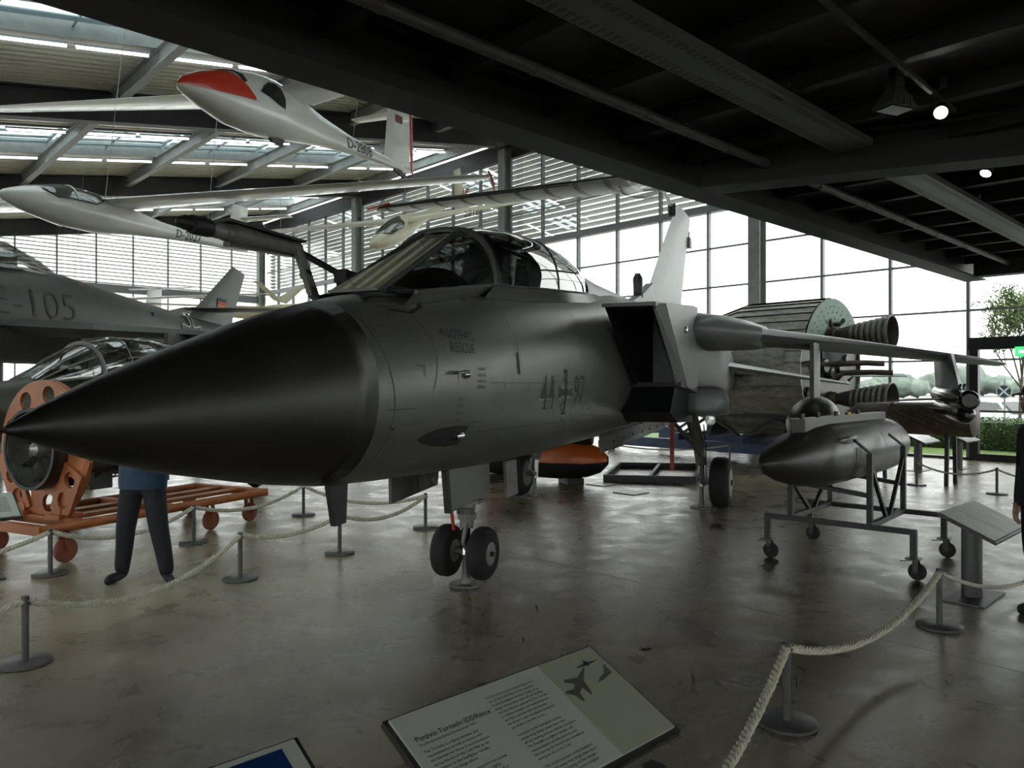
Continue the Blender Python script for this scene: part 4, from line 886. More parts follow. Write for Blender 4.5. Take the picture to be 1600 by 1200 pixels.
for x, z in ((-.25, 2.18), (.2, 2.0)): MB().tube([(x, 1.5, z), (x, .45, z+.02), (x+.1, .1, z)], .06, 10).build('exhaust_duct', M['rust'], rk, True)
MB().prism([(.3, .95, 1.92), (1.0, .95, 2.0), (.9, .1, 1.98), (.5, -.1, 1.92)], (0, 0, .02)).build('mint_plate', M['mint'], rk)
MB().box((-1.47, 2.1, 2.35), (.03, 1.1, .5)).build('access_panel', M['ribmetal'], rk)
MB().tube([(-1.44, 1.3, 1.2), (-1.5, 1.6, 1.2), (-1.5, 2.4, 1.2)], .04, 8).build('pipe', M['hub'], rk)
st = thing('rocket_stand', 'low blue steel stand with black trusses carrying the rocket section', 'stand', (8.47, 16.8, 0), BA)
st.scale = (1.12, 1.12, 1.0)
for x in (-1.25, 1.25): MB().bar((x, .9, .26), (x, 6.4, .26), .2, .24).build('rail', M['blue'], st)
for y in (1.1, 2.6, 4.2, 5.9): MB().bar((-1.35, y, .46), (1.35, y, .46), .18, .16).build('cross_beam', M['blue'], st)
for x in (-1.1, 1.1):
    for y0 in (1.2, 2.7, 4.2):
        MB().bar((x, y0, .5), (x, y0+.75, 1.0), .06, .06).build('brace', M['steel_dark'], st); MB().bar((x, y0+1.5, .5), (x, y0+.75, 1.0), .06, .06).build('brace', M['steel_dark'], st)
    MB().bar((x, 1.2, 1.02), (x, 5.8, 1.02), .1, .08).build('top_chord', M['steel_dark'], st)
for y in (1.6, 3.4): MB().prism([(-1.2, y, .5), (1.2, y, .5), (.95, y, .95), (.5, y, .70), (-.5, y, .70), (-.95, y, .95)], (0, .12, 0)).build('saddle', M['steel_dark'], st)
for x in (-1.25, 1.25):
    for y in (1.1, 3.6, 6.1): MB().lathe([(0, .09), (.14, .09)], (x, y, 0), (0, 0, 1), 12).build('foot', M['steel_dark'], st)
re_ = thing('rocket_engine', 'scorched brown cylindrical engine lying on a rack behind the black wing pod', 'engine', (8.0, 13.0, 0), BA)
MB().lathe([(0, .22), (.03, .30), (.1, .31), (.5, .30), (.55, .325), (.6, .325), (.65, .30), (1.3, .29), (1.35, .315), (1.4, .29), (2.0, .26), (2.2, .1)], (0, 0, 1.16), (0, 1, 0), 28).build('casing', M['rust'], re_, True)
for k in range(5): MB().tube([(-.29, .15+.2*k, 1.05), (-.33, .35+.2*k, 1.15), (-.25, .75+.2*k, 1.32)], .018, 6).build('pipe', M['nozzle'], re_, True)
MB().tube([(-.15, .1, 1.43), (-.2, .5, 1.52), (-.15, 1.4, 1.47)], .02, 6).build('pipe', M['nozzle_lt'], re_, True)
for y in (.4, 1.6):
    for x in (-.25, .25): MB().bar((x, y, 0), (x*.8, y, .92), .06, .06).build('rack_leg', M['steel_dark'], re_)
    MB().bar((-.3, y, .90), (.3, y, .90), .06, .06).build('rack_bar', M['steel_dark'], re_)
# ================================================================ camera pod on its wheeled trolley
M['podgreen'] = mat('dark_olive_gloss', (.030, .028, .020), .36, .0, .2, 3)
tr = thing('trolley', 'black wheeled trolley frame carrying the olive pod', 'trolley', (3.54, 7.77, 0), math.atan2(-.66, .75))
SQ = M['steel_dark']   # local x = e1 (along the end beams), y = e2
for y in (-.6, .6):
    MB().bar((-.70, y, .43), (.70, y, .43), .05, .05).build('end_beam', SQ, tr)
    for x in (-.68, .68):
        MB().bar((x, y, .45), (x, y, .20), .055, .055, up=(1, 0, 0)).build('leg', SQ, tr)
        c = thing('caster', None, None); c.parent = tr
        MB().box((x, y, .19), (.12, .10, .015)).build('plate', M['dkmetal'], c); MB().box((x+.02, y-.035, .13), (.05, .008, .12)).build('fork', M['dkmetal'], c); MB().box((x+.02, y+.035, .13), (.05, .008, .12)).build('fork', M['dkmetal'], c)
        MB().lathe([(-.022, .02), (-.022, .068), (-.01, .078), (.01, .078), (.022, .068), (.022, .02)], (x+.03, y, .078), (0, 1, 0), 20).build('wheel', M['rubber'], c, True)
        MB().prism([(x-.02, y-.03, .17), (x-.11, y-.02, .155), (x-.12, y+.02, .145), (x-.02, y+.03, .16)], (0, 0, .01)).build('brake_lever', M['gear'], c)
for x in (-.45, .30):
    MB().bar((x, -.6, .44), (x, .6, .44), .05, .05).build('long_rail', SQ, tr)
    for y in (-.58, .58):
        top = 1.12 if x > 0 else .92
        MB().bar((x, y, .43), (x, y, top), .05, .05, up=(1, 0, 0)).build('upright', SQ, tr)
        MB().bar((x, y*.1, .45), (x, y*.95, top-.12), .035, .035).build('brace', SQ, tr)
        MB().prism([(x, y-.03, top), (x, y+.03, top), (x-.16 if x > 0 else x+.1, y+.03, top+.13 if x > 0 else top-.03), (x-.14 if x > 0 else x+.1, y-.03, top+.11 if x > 0 else top-.06)], (.02, 0, 0)).build('saddle_arm', SQ, tr)
for y in (-.58, .58): MB().bar((-.45, y, .80), (.30, y, .72), .05, .04).build('cross_saddle', SQ, tr)
pd = thing('camera_pod', 'dark olive streamlined pod with flat top plate resting on the trolley', 'pod', (3.4, 7.88, 0))
PA = Axis((2.2, 6.62, 1.075), (4.72, 9.33, 1.075))
PP = [(0, .012), (.04, .06), (.15, .12), (.35, .185), (.65, .25), (1.0, .295), (1.35, .315), (2.9, .315), (3.25, .30), (3.5, .24), (3.62, .15), (3.68, .01)]
MB().loft([[PA.p(t, r*math.cos(2*math.pi*k/32), r*math.sin(2*math.pi*k/32)) for k in range(32)] for t, r in PP]).build('body', M['podgreen'], pd, True, world=True)
MB().loft([[PA.p(.62+t, l, z) for t, l in ((0, 0), (.12, .075), (2.5, .075), (2.65, 0), (2.5, -.075), (.12, -.075))] for z in (.12, .375)]).build('top_plate', M['podgreen'], pd, 20, world=True)
for t in (.85, 1.25, 1.75, 2.4): MB().lathe([(0, .022), (.05, .022)], PA.p(t, 0, .37), (0, 0, 1), 10).build('lug', M['dkmetal'], pd, world=True)
MB().lathe([(0, .03), (.03, .03)], PA.p(2.1, 0, .37), (0, 0, 1), 10).build('brass_plug', mat('brass', (.35, .25, .08), .35, .8), pd, world=True)
MB().loft([[PA.p(t, .26+h*.6, .11+q*.5+h) for q, h in ((-.14, 0), (-.07, k*.05), (0, k*.065), (.07, k*.05), (.14, .0))] for t, k in ((1.05, 0), (1.3, 1), (1.5, 1), (1.62, .2))]).build('side_blister', M['podgreen'], pd, 'all', world=True)
def podpatch(t0, t1, a0, a1, m, name):
    MB().sheet([[PA.p(t, (interp(t, [q[0] for q in PP], [q[1] for q in PP])+.004)*math.cos(a), (interp(t, [q[0] for q in PP], [q[1] for q in PP])+.004)*math.sin(a)) for a in srange(a0, a1, 8)] for t in srange(t0, t1, 4)]).build(name, m, pd, 'all', world=True)
podpatch(1.42, 1.58, -.75, .25, M['black'], 'camera_window'); podpatch(1.6, 1.72, -1.3, -.8, M['black'], 'camera_window')
for t in (1.36, 2.35, 2.95): MB().loft([[PA.p(t+dt, .317*math.cos(2*math.pi*k/32), .317*math.sin(2*math.pi*k/32)) for k in range(32)] for dt in (0, .008)], cap=False).build('band_seam', M['seam'], pd, world=True)
# ================================================================ orange jet-engine stand
M['orange'] = mat('orange_paint', (.42, .135, .045), .45, 0, .15, 5)
M['orange_dk'] = mat('orange_worn_wheel', (.28, .085, .045), .6, 0, .2, 8)
M['steelbare'] = mat('bare_engine_metal', (.30, .30, .28), .35, .8, .2, 8)
CA = math.atan2(.9, .44)
en = thing('engine_stand', 'orange wheeled stand with large pierced ring at left edge', 'stand', (-4.54, 7.29, 0), CA)      # local x along the cart, y to its left
for y in (0, 1.25): MB().tube([(-.02, y, .36), (2.95, y, .36)], .05, 12).build('side_rail', M['orange'], en, True)
for x in (0, .42, 1.5, 2.92): MB().bar((x, -.03, .36), (x, 1.28, .36), .09, .09).build('cross_bar', M['orange'], en)
MB().bar((.42, .45, .37), (2.9, .45, .37), .14, .04).build('tray', M['orange'], en); MB().bar((.42, .80, .37), (2.9, .80, .37), .14, .04).build('tray', M['orange'], en)
for x, y in ((.25, .05), (.25, 1.2), (2.1, .08), (2.75, .1), (2.75, 1.2)):
    c = thing('caster', None, None); c.parent = en
    MB().bar((x, y-.05, .33), (x+.02, y-.05, .12), .05, .012, up=(0, 1, 0)).build('fork', M['orange_dk'], c); MB().bar((x, y+.05, .33), (x+.02, y+.05, .12), .05, .012, up=(0, 1, 0)).build('fork', M['orange_dk'], c)
    MB().lathe([(-.03, .03), (-.03, .105), (-.015, .12), (.015, .12), (.03, .105), (.03, .03)], (x+.02, y, .12), (0, 1, 0), 22).build('wheel', M['orange_dk'], c, True)
# pierced ring, in the plane across the cart
RZ = 1.10; ring_t = .46; yc = .66
mb = MB(); NS = 9
for k in range(NS):
    a0 = 2*math.pi*k/NS; da = 2*math.pi/NS; ro, ri = .70, .43
    def pol(r, a): return Vector((ring_t, yc+r*math.cos(a), RZ+r*math.sin(a)))
    bnd = [pol(ro, a0+da*i/6) for i in range(7)]+[pol(ri+(ro-ri)*q, a0+da) for q in (.66, .33)]+[pol(ri, a0+da*(6-i)/6) for i in range(7)]+[pol(ri+(ro-ri)*q, a0) for q in (.33, .66)]
    am, rm = a0+da/2, (ro+ri)/2+.01
    cen = Vector((ring_t, yc+rm*math.cos(am), RZ+rm*math.sin(am))); rad_ = Vector((0, math.cos(am), math.sin(am))); tan_ = Vector((0, -math.sin(am), math.cos(am)))
    hole = []
    for p in bnd: dlt = p-cen; ang = math.atan2(dlt.dot(tan_), dlt.dot(rad_)); hole.append(cen+rad_*math.cos(ang)*.095+tan_*math.sin(ang)*.10)
    mb.loft([bnd, hole], cap=False)
rg = mb.build('pierced_ring', M['orange'], en); so = rg.modifiers.new('thick', 'SOLIDIFY'); so.thickness = .04
MB().lathe([(-.035, .70), (.035, .70), (.035, .725), (-.035, .725), (-.035, .70)], (ring_t, yc, RZ), (1, 0, 0), 48, cap=False).build('ring_rim', M['orange'], rg, True)
# leg plates under the ring with large holes
for sg in (-1, 1):
    y0 = yc+sg*.34; y1 = yc+sg*.52
    mb = MB(); P_ = [(y1+.13*1, 1.02), (y0+.18*sg*1, .40)]
    A_ = Vector((ring_t-.03, yc+sg*.62, 1.05)); B_ = Vector((ring_t-.03, yc+sg*.30, .42)); ax_ = (B_-A_).normalized(); wd = Vector((0, ax_.z, -ax_.y)); hw = .15; n_ = 12
    for hc in (.40, .74):
        c_ = A_.lerp(B_, hc); q0 = c_-ax_*.125; q1 = c_+ax_*.125; sq = []
        for u_, v_ in [(-1, -1), (-.33, -1), (.33, -1), (1, -1), (1, -.33), (1, .33), (1, 1), (.33, 1), (-.33, 1), (-1, 1), (-1, .33), (-1, -.33)]: sq.append((u_, v_))
        bnd = [c_+ax_*u_*.125+wd*v_*hw for u_, v_ in sq]; hole = [c_+(ax_*u_+wd*v_)/math.hypot(u_, v_)*.085 for u_, v_ in sq]; mb.loft([bnd, hole], cap=False)
    for t0, t1 in ((0, .40-.125/(B_-A_).length), (.74+.125/(B_-A_).length, 1.0)):
        a_, b_ = A_.lerp(B_, t0), A_.lerp(B_, t1); mb.add([a_-wd*hw, a_+wd*hw, b_+wd*hw, b_-wd*hw], [(0,1,2,3)])
    a_, b_ = A_.lerp(B_, .40+.125/(B_-A_).length), A_.lerp(B_, .74-.125/(B_-A_).length); mb.add([a_-wd*hw, a_+wd*hw, b_+wd*hw, b_-wd*hw], [(0,1,2,3)])
    lp = mb.build('leg_plate', M['orange'], en); so = lp.modifiers.new('thick', 'SOLIDIFY'); so.thickness = .04
    MB().box((ring_t, yc+sg*.30, .41), (.26, .22, .05)).build('foot_bracket', M['orange'], en)
    for k in (-1, 1): MB().lathe([(-.03, .06), (.03, .06)], (ring_t+.05*k, yc+sg*.30, .47), (1, 0, 0), 14).build('foot_lug', M['orange'], en, True)
jeng = thing('jet_engine', 'bare metal jet engine with dark pipework clamped in the orange ring', 'engine', (-4.54, 7.29, 0), CA)
MB().lathe([(.30, .40), (.28, .415), (.36, .43), (.60, .42), (.9, .40), (1.0, .34), (1.6, .33), (2.1, .35), (2.6, .28), (2.62, .22), (2.2, .2)], (0, yc, RZ), (1, 0, 0), 36, cap=False).build('casing', M['dkmetal'], jeng, True)
MB().lathe([(.29, .39), (.34, .385), (.50, .37), (.50, .10)], (0, yc, RZ), (1, 0, 0), 36, cap=False).build('inlet_duct', M['steelbare'], jeng, True)
MB().lathe([(.27, .39), (.27, .425), (.33, .43), (.33, .39)], (0, yc, RZ), (1, 0, 0), 40, cap=False).build('inlet_rim', M['black'], jeng, True)
MB().lathe([(.30, .02), (.33, .07), (.42, .10), (.52, .11)], (0, yc, RZ), (1, 0, 0), 20).build('hub_cone', M['steelbare'], jeng, True)
vane = None
for k in range(9):
    if vane is None: vane = MB().add([(.40, 0, .09), (.52, .03, .09), (.52, .04, .39), (.40, 0, .39)], [(0,1,2,3)]).build('vane', M['steelbare'], jeng); vane.location = (0, yc, RZ); o = vane
    else: o = inst(vane)
    o.rotation_euler = (2*math.pi*k/9, 0, 0)
rr = random.Random(5)
for k in range(22):
    x = rr.uniform(.6, 2.3); a = rr.uniform(-2.9, .2); r0 = .37; pts = []
    for i in range(6): aa = a+i*rr.uniform(.05, .22); pts.append(Vector((x+rr.uniform(-.05, .12)*i, yc+(r0+rr.uniform(0, .05))*math.cos(aa), RZ+(r0+rr.uniform(0, .05))*math.sin(aa))))
    MB().tube(pts, rr.uniform(.008, .02), 6).build('pipe', M['dkmetal'] if k % 3 else M['steelbare'], jeng, True)
for x, a, s in ((.7, -2.2, .14), (1.0, -1.7, .18), (1.4, -2.0, .16), (1.8, -1.5, .2), (.8, -1.2, .14)): MB().box((x, yc+.40*math.cos(a), RZ+.40*math.sin(a)), (s*1.4, s, s), 0).build('gearbox', M['dkmetal'], jeng)
# ================================================================ orange and black target drone under the jet
dn = thing('target_drone', 'orange and black drone body lying on the floor under the jet', 'drone', (.6, 13.9, 0))
DA = Axis((-1.0, 14.4, .42), (1.72, 13.4, .42))
def dring(t, r, lo=False): return [DA.p(t, r*.8*math.cos(a), r*math.sin(a)) for a in (srange(-.15, math.pi+.15, 13) if not lo else srange(math.pi+.15, 2*math.pi-.15, 9))]
DP = [(0, .10), (.3, .26), (.8, .33), (2.0, .36), (2.5, .31), (2.75, .22), (2.88, .08)]
MB().sheet([dring(t, r) for t, r in DP]).build('upper_shell', mat('signal_orange', (.62, .13, .02), .3), dn, 'all', world=True)
MB().sheet([dring(t, r, True) for t, r in DP]).build('lower_shell', M['black'], dn, 'all', world=True)
MB().lathe([(0, .1), (.1, .16), (.5, .16), (.6, .1)], DA.p(2.0, 0, .38), DA.d, 16).build('air_scoop', M['black'], dn, True, world=True)
for t in (.7, 2.2): MB().box(Vector((*DA.p(t).xy, .05)), (.3, .5, .10), .3).build('cradle', M['black'], dn, world=True)
MB().prism([DA.p(.5, 0, .3), DA.p(1.0, 0, .3), DA.p(.6, 0, .8), DA.p(.4, 0, .8)], DA.s*.03).build('fin', M['dn'] if 'dn' in M else M['red'], dn, world=True)
# ================================================================ floor pieces near the landing gear
ff = thing('steel_frame', 'low black rectangular steel frame lying on the floor beyond the main wheel', 'frame', (2.7, 14.7, 0))
fc = [ground(945, 752), ground(1085, 755), ground(1094, 733), ground(968, 731)]
for i in range(4): MB().bar(fc[i]+Vector((0,0,.06)), fc[(i+1) % 4]+Vector((0,0,.06)), .06, .12).build('side_bar', M['steel_dark'], ff, world=True)
MB().bar(fc[0].lerp(fc[1], .5)+Vector((0,0,.06)), fc[3].lerp(fc[2], .5)+Vector((0,0,.06)), .06, .10).build('middle_bar', M['steel_dark'], ff, world=True)
for i, (x, y) in enumerate(((941, 757), (986, 770))):
    p = ground(x, y); tag(MB().box((0, 0, .006), (.42, .42, .012), BA).build('floor_hatch', M['dkmetal'], loc=p), 'small dark floor cover plate %s' % ('nearer the steel frame' if i == 0 else 'nearer the camera, below the other'), 'hatch', 'floor cover plates')
# ================================================================ rope barriers
M['rope'] = mat('natural_rope', (.56, .53, .43), .8, 0, .15, 30)
M['post'] = mat('post_grey_steel', (.10, .10, .098), .45, .3)
def post():
    t = thing('barrier_post', None, 'post')
    MB().lathe([(0, .150), (.004, .155), (.018, .155), (.022, .150)], (0, 0, 0), (0, 0, 1), 36).build('base', M['post'], t, 40)
    MB().lathe([(0, .021), (.38, .021), (.38, .024), (.405, .024), (.41, .018)], (0, 0, .02), (0, 0, 1), 16).build('tube', M['post'], t, 40)
    MB().tube([(-.03, 0, .385), (.03, 0, .385)], .008, 8).build('eyelet', M['dkmetal'], t)
    return t
POSTS = {'a': (-3.10, 4.81, 'rope post nearest the camera at the left edge'), 'b': (-2.48, 6.89, 'rope post right of the standing person'), 'c': (-1.81, 7.93, 'rope post between the person and the nose wheels'), 'd': (-4.31, 7.05, 'rope post in front of the orange stand caster'), 'e': (-3.57, 8.47, 'rope post beside the orange stand, behind the person'), 'f': (-2.83, 10.25, 'rope post at the far end of the orange stand'), 'g': (-1.07, 9.34, 'rope post seen under the nose gear door'), 'h': (1.44, 3.96, 'nearest rope post, right of the white text board'), 'i': (3.13, 5.53, 'rope post in front of the tilted sign pillar'), 'j': (7.84, 12.21, 'rope post far right near the glass door'), 'k': (7.12, 13.29, 'rope post behind the olive pod'), 'l': (2.09, 18.11, 'farthest rope post, under the jet belly door'), 'm': (4.9, 17.0, 'rope post by the blue rocket stand'), 'n': (-4.75, 3.9, 'rope post just outside the left edge'), 'o': (5.6, 7.3, 'rope post just outside the right edge'), 'p': (8.9, 11.2, 'rope post beyond the right edge near the door'), 'q': (-5.5, 6.0, 'rope post outside the left edge by the engine sign')}
p0 = None
for k, (x, y, lb) in POSTS.items():
    if p0 is None: p0 = post(); o = p0
    else: o = copy_tree(p0)
    o.location = (x, y, 0); tag(o, lb, 'post', 'rope barrier posts')
def rope(A_, B_, sag, label, strands=True):
    A_, B_ = Vector(A_), Vector(B_); L_ = (B_-A_).length; n = max(30, int(L_/.022)) if strands else 24
    d = (B_-A_).normalized(); s = Vector((d.y, -d.x, 0)).normalized(); pts = []
    for i in range(n+1): q = i/n; pts.append(A_.lerp(B_, q)-Vector((0, 0, 4*sag*q*(1-q))))
    mb = MB()
    if strands:
        for k in range(3):
            path = []
            for i, p in enumerate(pts):
                tn = (pts[min(i+1, n)]-pts[max(i-1, 0)]).normalized(); up = s.cross(tn).normalized(); a = 2*math.pi*(i*L_/n/.11+k/3); path.append(p+(s*math.cos(a)+up*math.sin(a))*.0125)
            mb.tube(path, .0135, 6)
    else: mb.tube(pts, .016, 8)
    t = mb.build('barrier_rope', M['rope'], None, True); tag(t, label, 'rope', 'barrier ropes'); return t
def pt(k): x, y, _ = POSTS[k]; return Vector((x, y, .40))
for a_, b_, sg, lb, stn in (('a', 'b', .23, 'thick rope sagging low in front of the standing person', True), ('b', 'c', .09, 'rope with dark joint between the two posts right of the person', True), ('c', 'g', .14, 'rope running behind the nose gear to the post under the door', True), ('n', 'a', .16, 'rope leaving the left edge beside the nearest left post', True), ('d', 'e', .17, 'rope crossing in front of the orange stand behind the legs', True), ('e', 'f', .15, 'rope along the far half of the orange stand', True), ('f', 'g', .16, 'rope behind the black blade aerial', True), ('q', 'd', .17, 'rope from left edge to the post by the stand caster', True),
                     ('h', 'i', .20, 'rope sagging between the two right-hand front posts', True), ('i', 'o', .30, 'rope hanging in front of the tilted sign pillar', False), ('k', 'j', .14, 'rope far right between posts near the bright window', False), ('j', 'p', .16, 'rope running out of the right edge near the door', False), ('l', 'm', .15, 'rope in front of the blue stand under the jet', False)):
    rope(pt(a_), pt(b_), sg, lb, stn)
rope(pt('h'), (.50, 2.62, .12), .10, 'rope from nearest post down to the foot of the white text board', True)
# ================================================================ tilted information boards on pillars
M['paper'] = mat('board_white_print', (.52, .56, .50), .3, 0, .03, 2, coat=.15)
M['paper2'] = mat('board_grey_green_print', (.20, .215, .16), .35, 0, .05, 3, spec=.3)
M['bframe'] = mat('board_frame_dark', (.035, .033, .032), .4)
M['ink'] = mat('black_print', (.03, .03, .03), .6)
def board(cx, cy, label, m1=None, rz=BA, W=.91, Dp=.42, zt=.78, zl=.60):
    t = thing('information_board', label, 'sign', (cx, cy, 0), rz, 'tilted information boards')      # local x along the board, y away from the reader
    sl = math.atan2(zt-zl, Dp*.92); R = Matrix.Rotation(sl, 3, 'X'); zc = (zt+zl)/2
    f = MB().box((0, 0, zc-.012), (W+.03, Dp+.03, .022), M=R).build('frame', M['bframe'], t)
    pn = MB().box((0, 0, zc+.003), (W, Dp, .01), M=R).build('panel', m1 or M['paper'], t)
    MB().tube([(.06, .10, .0), (.06, .10, zc-.005)], .078, 20).build('pillar', M['post'], t, 40)
    MB().box((.06, .08, .006), (.62, .30, .012)).build('foot_plate', M['post'], t)
    def on(x, y, h=.0088): return R @ Vector((x, y, h)) + Vector((0, 0, zc))
    return t, on, pn
def quad(t, on, x0, y0, x1, y1, m, name, h=.0088, parent=None): return MB().add([on(x0, y0, h), on(x1, y0, h), on(x1, y1, h), on(x0, y1, h)], [(0,1,2,3)]).build(name, m, parent or t)
def print_text(t, on, body, size, x, y, m=None, shear=.15, name='print', sx=1.0):
    vs, fs = text_mesh(body, size, shear=shear); return MB().add([on(x+p.x*sx, y+p.y, .0094) for p in vs], fs).build(name, m or M['ink'], t)
b1, on1, pn1 = board(.095, 2.41, 'large white text board with aircraft drawings in front, bottom centre')
quad(b1, on1, .17, -.21, .452, .21, mat('board_cream_column', (.42, .44, .33), .22, coat=.5), 'cream_column', .0086, pn1)
print_text(b1, on1, 'Panavia Tornado IDS/Recce', .026, -.425, .105)
print_text(b1, on1, 'Großbritannien/Italien/Deutschland 1974', .013, -.425, .088)
rr = random.Random(2)
words_ = 'The Tornado is a fighter bomber and reconnaissance aircraft in service with the German Air Force It was introduced during the era of the Cold War as the successor to the Starfighter variable sweep wing design allows short take off and landing and low altitude operations'.split()
y = .062; wi = 0
for ln in range(17):
    if ln in (6, 11): y -= .012
    s = ''
    while len(s) < (36 if ln not in (5, 10) else 22): s += words_[wi % len(words_)]+' '; wi += 1
    print_text(b1, on1, s.strip(), .0135, -.425, y); y -= .0165
y = .155
for ln in range(20):
    if ln in (9, 16): y -= .014
    s = ''
    while len(s) < (36 if ln not in (8, 15) else 24): s += words_[wi % len(words_)]+' '; wi += 1
    print_text(b1, on1, s.strip(), .0135, -.115, y); y -= .0165
def plan(on, cx, cy, k, a):      # small plan view of a swing-wing aircraft as flat print
    P_ = [(0, .10), (.006, .06), (.012, .02), (.05, -.02), (.052, -.035), (.014, -.02), (.012, -.05), (.035, -.075), (.033, -.085), (.0, -.075)]
    P_ = P_+[(-x, y) for x, y in P_[-2::-1]]; ca, sa = math.cos(a), math.sin(a)
    return [on(cx+k*(x*ca-y*sa), cy+k*(x*sa+y*ca), .0095) for x, y in P_[:-1]]
M['sketch'] = mat('sketch_grey', (.10, .10, .085), .5)
MB().add(plan(on1, .265, .085, 1.0, -1.0), [list(range(len(plan(on1, 0, 0, 1, 0))))]).build('plan_drawing', M['sketch'], b1)
MB().add([on1(x, y, .0095) for x, y in ((.335, .055), (.36, .072), (.40, .083), (.425, .115), (.435, .115), (.43, .082), (.435, .075), (.39, .062))], [list(range(8))]).build('side_drawing', M['sketch'], b1)
MB().add([on1(.365+x, .145+y, .0095) for x, y in ((-.055, 0), (-.01, .004), (-.008, .012), (-.002, .014), (0, .032), (.002, .014), (.008, .012), (.01, .004), (.055, 0), (.055, -.003), (.01, -.006), (0, -.012), (-.01, -.006), (-.055, -.003))], [list(range(14))]).build('front_drawing', M['ink'], b1)
MB().box((.30, -.22, .50), (.05, .06, .08)).build('rope_clamp', M['black'], b1)
b2, on2, pn2 = board(-.63-.345+.145+.02, 2.145-.33-.15, 'board with blue sky photograph in the bottom left corner')
quad(b2, on2, -.42, -.15, .41, .193, mat('photo_blue_sky', (.012, .045, .17), .22, 0, .3, 3, coat=.5), 'photograph', .0086, pn2)
MB().add([on2(x, y, .0092) for x, y in ((.10, .0), (.14, .02), (.165, .165), (.19, .17), (.20, .02), (.26, -.02), (.0, -.08), (-.25, -.12), (-.25, -.10))], [list(range(9))]).build('photo_subject', M['ink'], b2)
b3, on3, pn3 = board(3.87, 6.20, 'grey-green board on square pillar at right beside the trolley', M['paper2'], zt=.75, zl=.58)
quad(b3, on3, -.10, -.205, .44, .205, mat('board_olive_photo', (.10, .105, .078), .35, 0, .3, 8, spec=.3), 'photograph', .0086, pn3)
for k in range(4): MB().add([on3(-.05+.12*k, -.16, .0092), on3(-.045+.12*k, -.16, .0092), on3(.03+.12*k, .16, .0092), on3(.02+.12*k, .16, .0092)], [(0,1,2,3)]).build('photo_line', M['paper2'], b3)
for i, (px, py, lb) in enumerate(((1500, 732, 'far board on pillar in front of the glass door'), (1437, 735, 'far board on pillar left of the one at the glass door'))):
    p = ground(px, py); b_, on_, pn_ = board(p.x, p.y-.1, lb, mat('board_blue_white_%d' % i, (.50, .58, .60), .2, coat=.5))
    quad(b_, on_, -.3, -.12, .3, .05, M['paper'], 'photograph', .0086, pn_)
b6, on6, pn6 = board(-4.93, 6.69, 'white board cut by the left edge in front of the orange ring', zt=.75, zl=.58)
for k in range(9): quad(b6, on6, .1, .12-.03*k, .40, .128-.03*k, M['ink'], 'print_line', .009, pn6)
# ================================================================ fittings under the mezzanine
M['traymetal'] = mat('galvanised_tray', (.115, .12, .118), .45, .3, .1, 6)
M['pipe'] = mat('pipe_paint', (.085, .08, .07), .5, 0, .2, 6)
slot_m = M['black']
for i, (v0, v1, lb) in enumerate(((-4.0, 8.35, 'perforated cable tray on the dark ceiling before the crossing beam'), (9.0, 18.6, 'perforated cable tray lit by the windows beyond the crossing beam'))):
    t = thing('cable_tray', lb, 'cable tray', (0, 0, 0), BA, 'perforated cable trays')
    MB().span((v0, 3.17, 4.33), (v1, 3.57, 4.338)).build('base', M['traymetal'], t)
    for u_ in (3.17, 3.565): MB().span((v0, u_, 4.338), (v1, u_+.005, 4.40)).build('flange', M['traymetal'], t)
    mb = MB(); x = max(v0, 1.0)+.05
    while x < v1-.1:
        for u_ in (3.21, 3.235, 3.26, 3.46, 3.485, 3.51, 3.535): mb.add([(x, u_, 4.3285), (x+.055, u_, 4.3285), (x+.055, u_+.012, 4.3285), (x, u_+.012, 4.3285)], [(0,1,2,3)])
        x += .085
    o = mb.build('slots', slot_m, t); o['kind'] = 'stuff'
    x = v0+.6
    while x < v1: MB().span((x-.015, 3.12, 4.39), (x+.015, 3.62, 4.44)).build('hanger', M['mezz'], t); x += 2.44
for i, (v0, v1, lb) in enumerate(((-4.0, 8.3, 'long pipe under the dark ceiling beside the edge beam'), (8.75, 18.8, 'long pipe under the ceiling beyond the crossing beam'))):
    t = thing('ceiling_pipe', lb, 'pipe', (0, 0, 0), BA, 'pipes under the mezzanine')
    MB().tube([(v0, 4.36, 4.37), (v1, 4.36, 4.37)], .052, 14).build('tube', M['pipe'], t, True)
    x = v0+.9
    while x < v1: MB().lathe([(0, .06), (.05, .06)], (x, 4.36, 4.37), (1, 0, 0), 14).build('coupling', M['pipe'], t, 30); x += 1.5
t = thing('lamp_track', 'thin black lamp track under the ceiling leading to the spotlight', 'track', (0, 0, 0), BA)
va, ua = to_vu(at(1300, 0, 5.2)); vb, ub = to_vu(at(1475, 165, 7.1))
MB().bar((va-2, ua+.0, 4.42), (vb+.3, ub, 4.42), .035, .04).build('rail', M['mezz'], t)
for x in (.3, .7): p = Vector((va-2, ua, 4.44)).lerp(Vector((vb+.3, ub, 4.44)), x); MB().box(p+Vector((0,0,.09)), (.03, .03, .2)).build('hanger', M['mezz'], t)
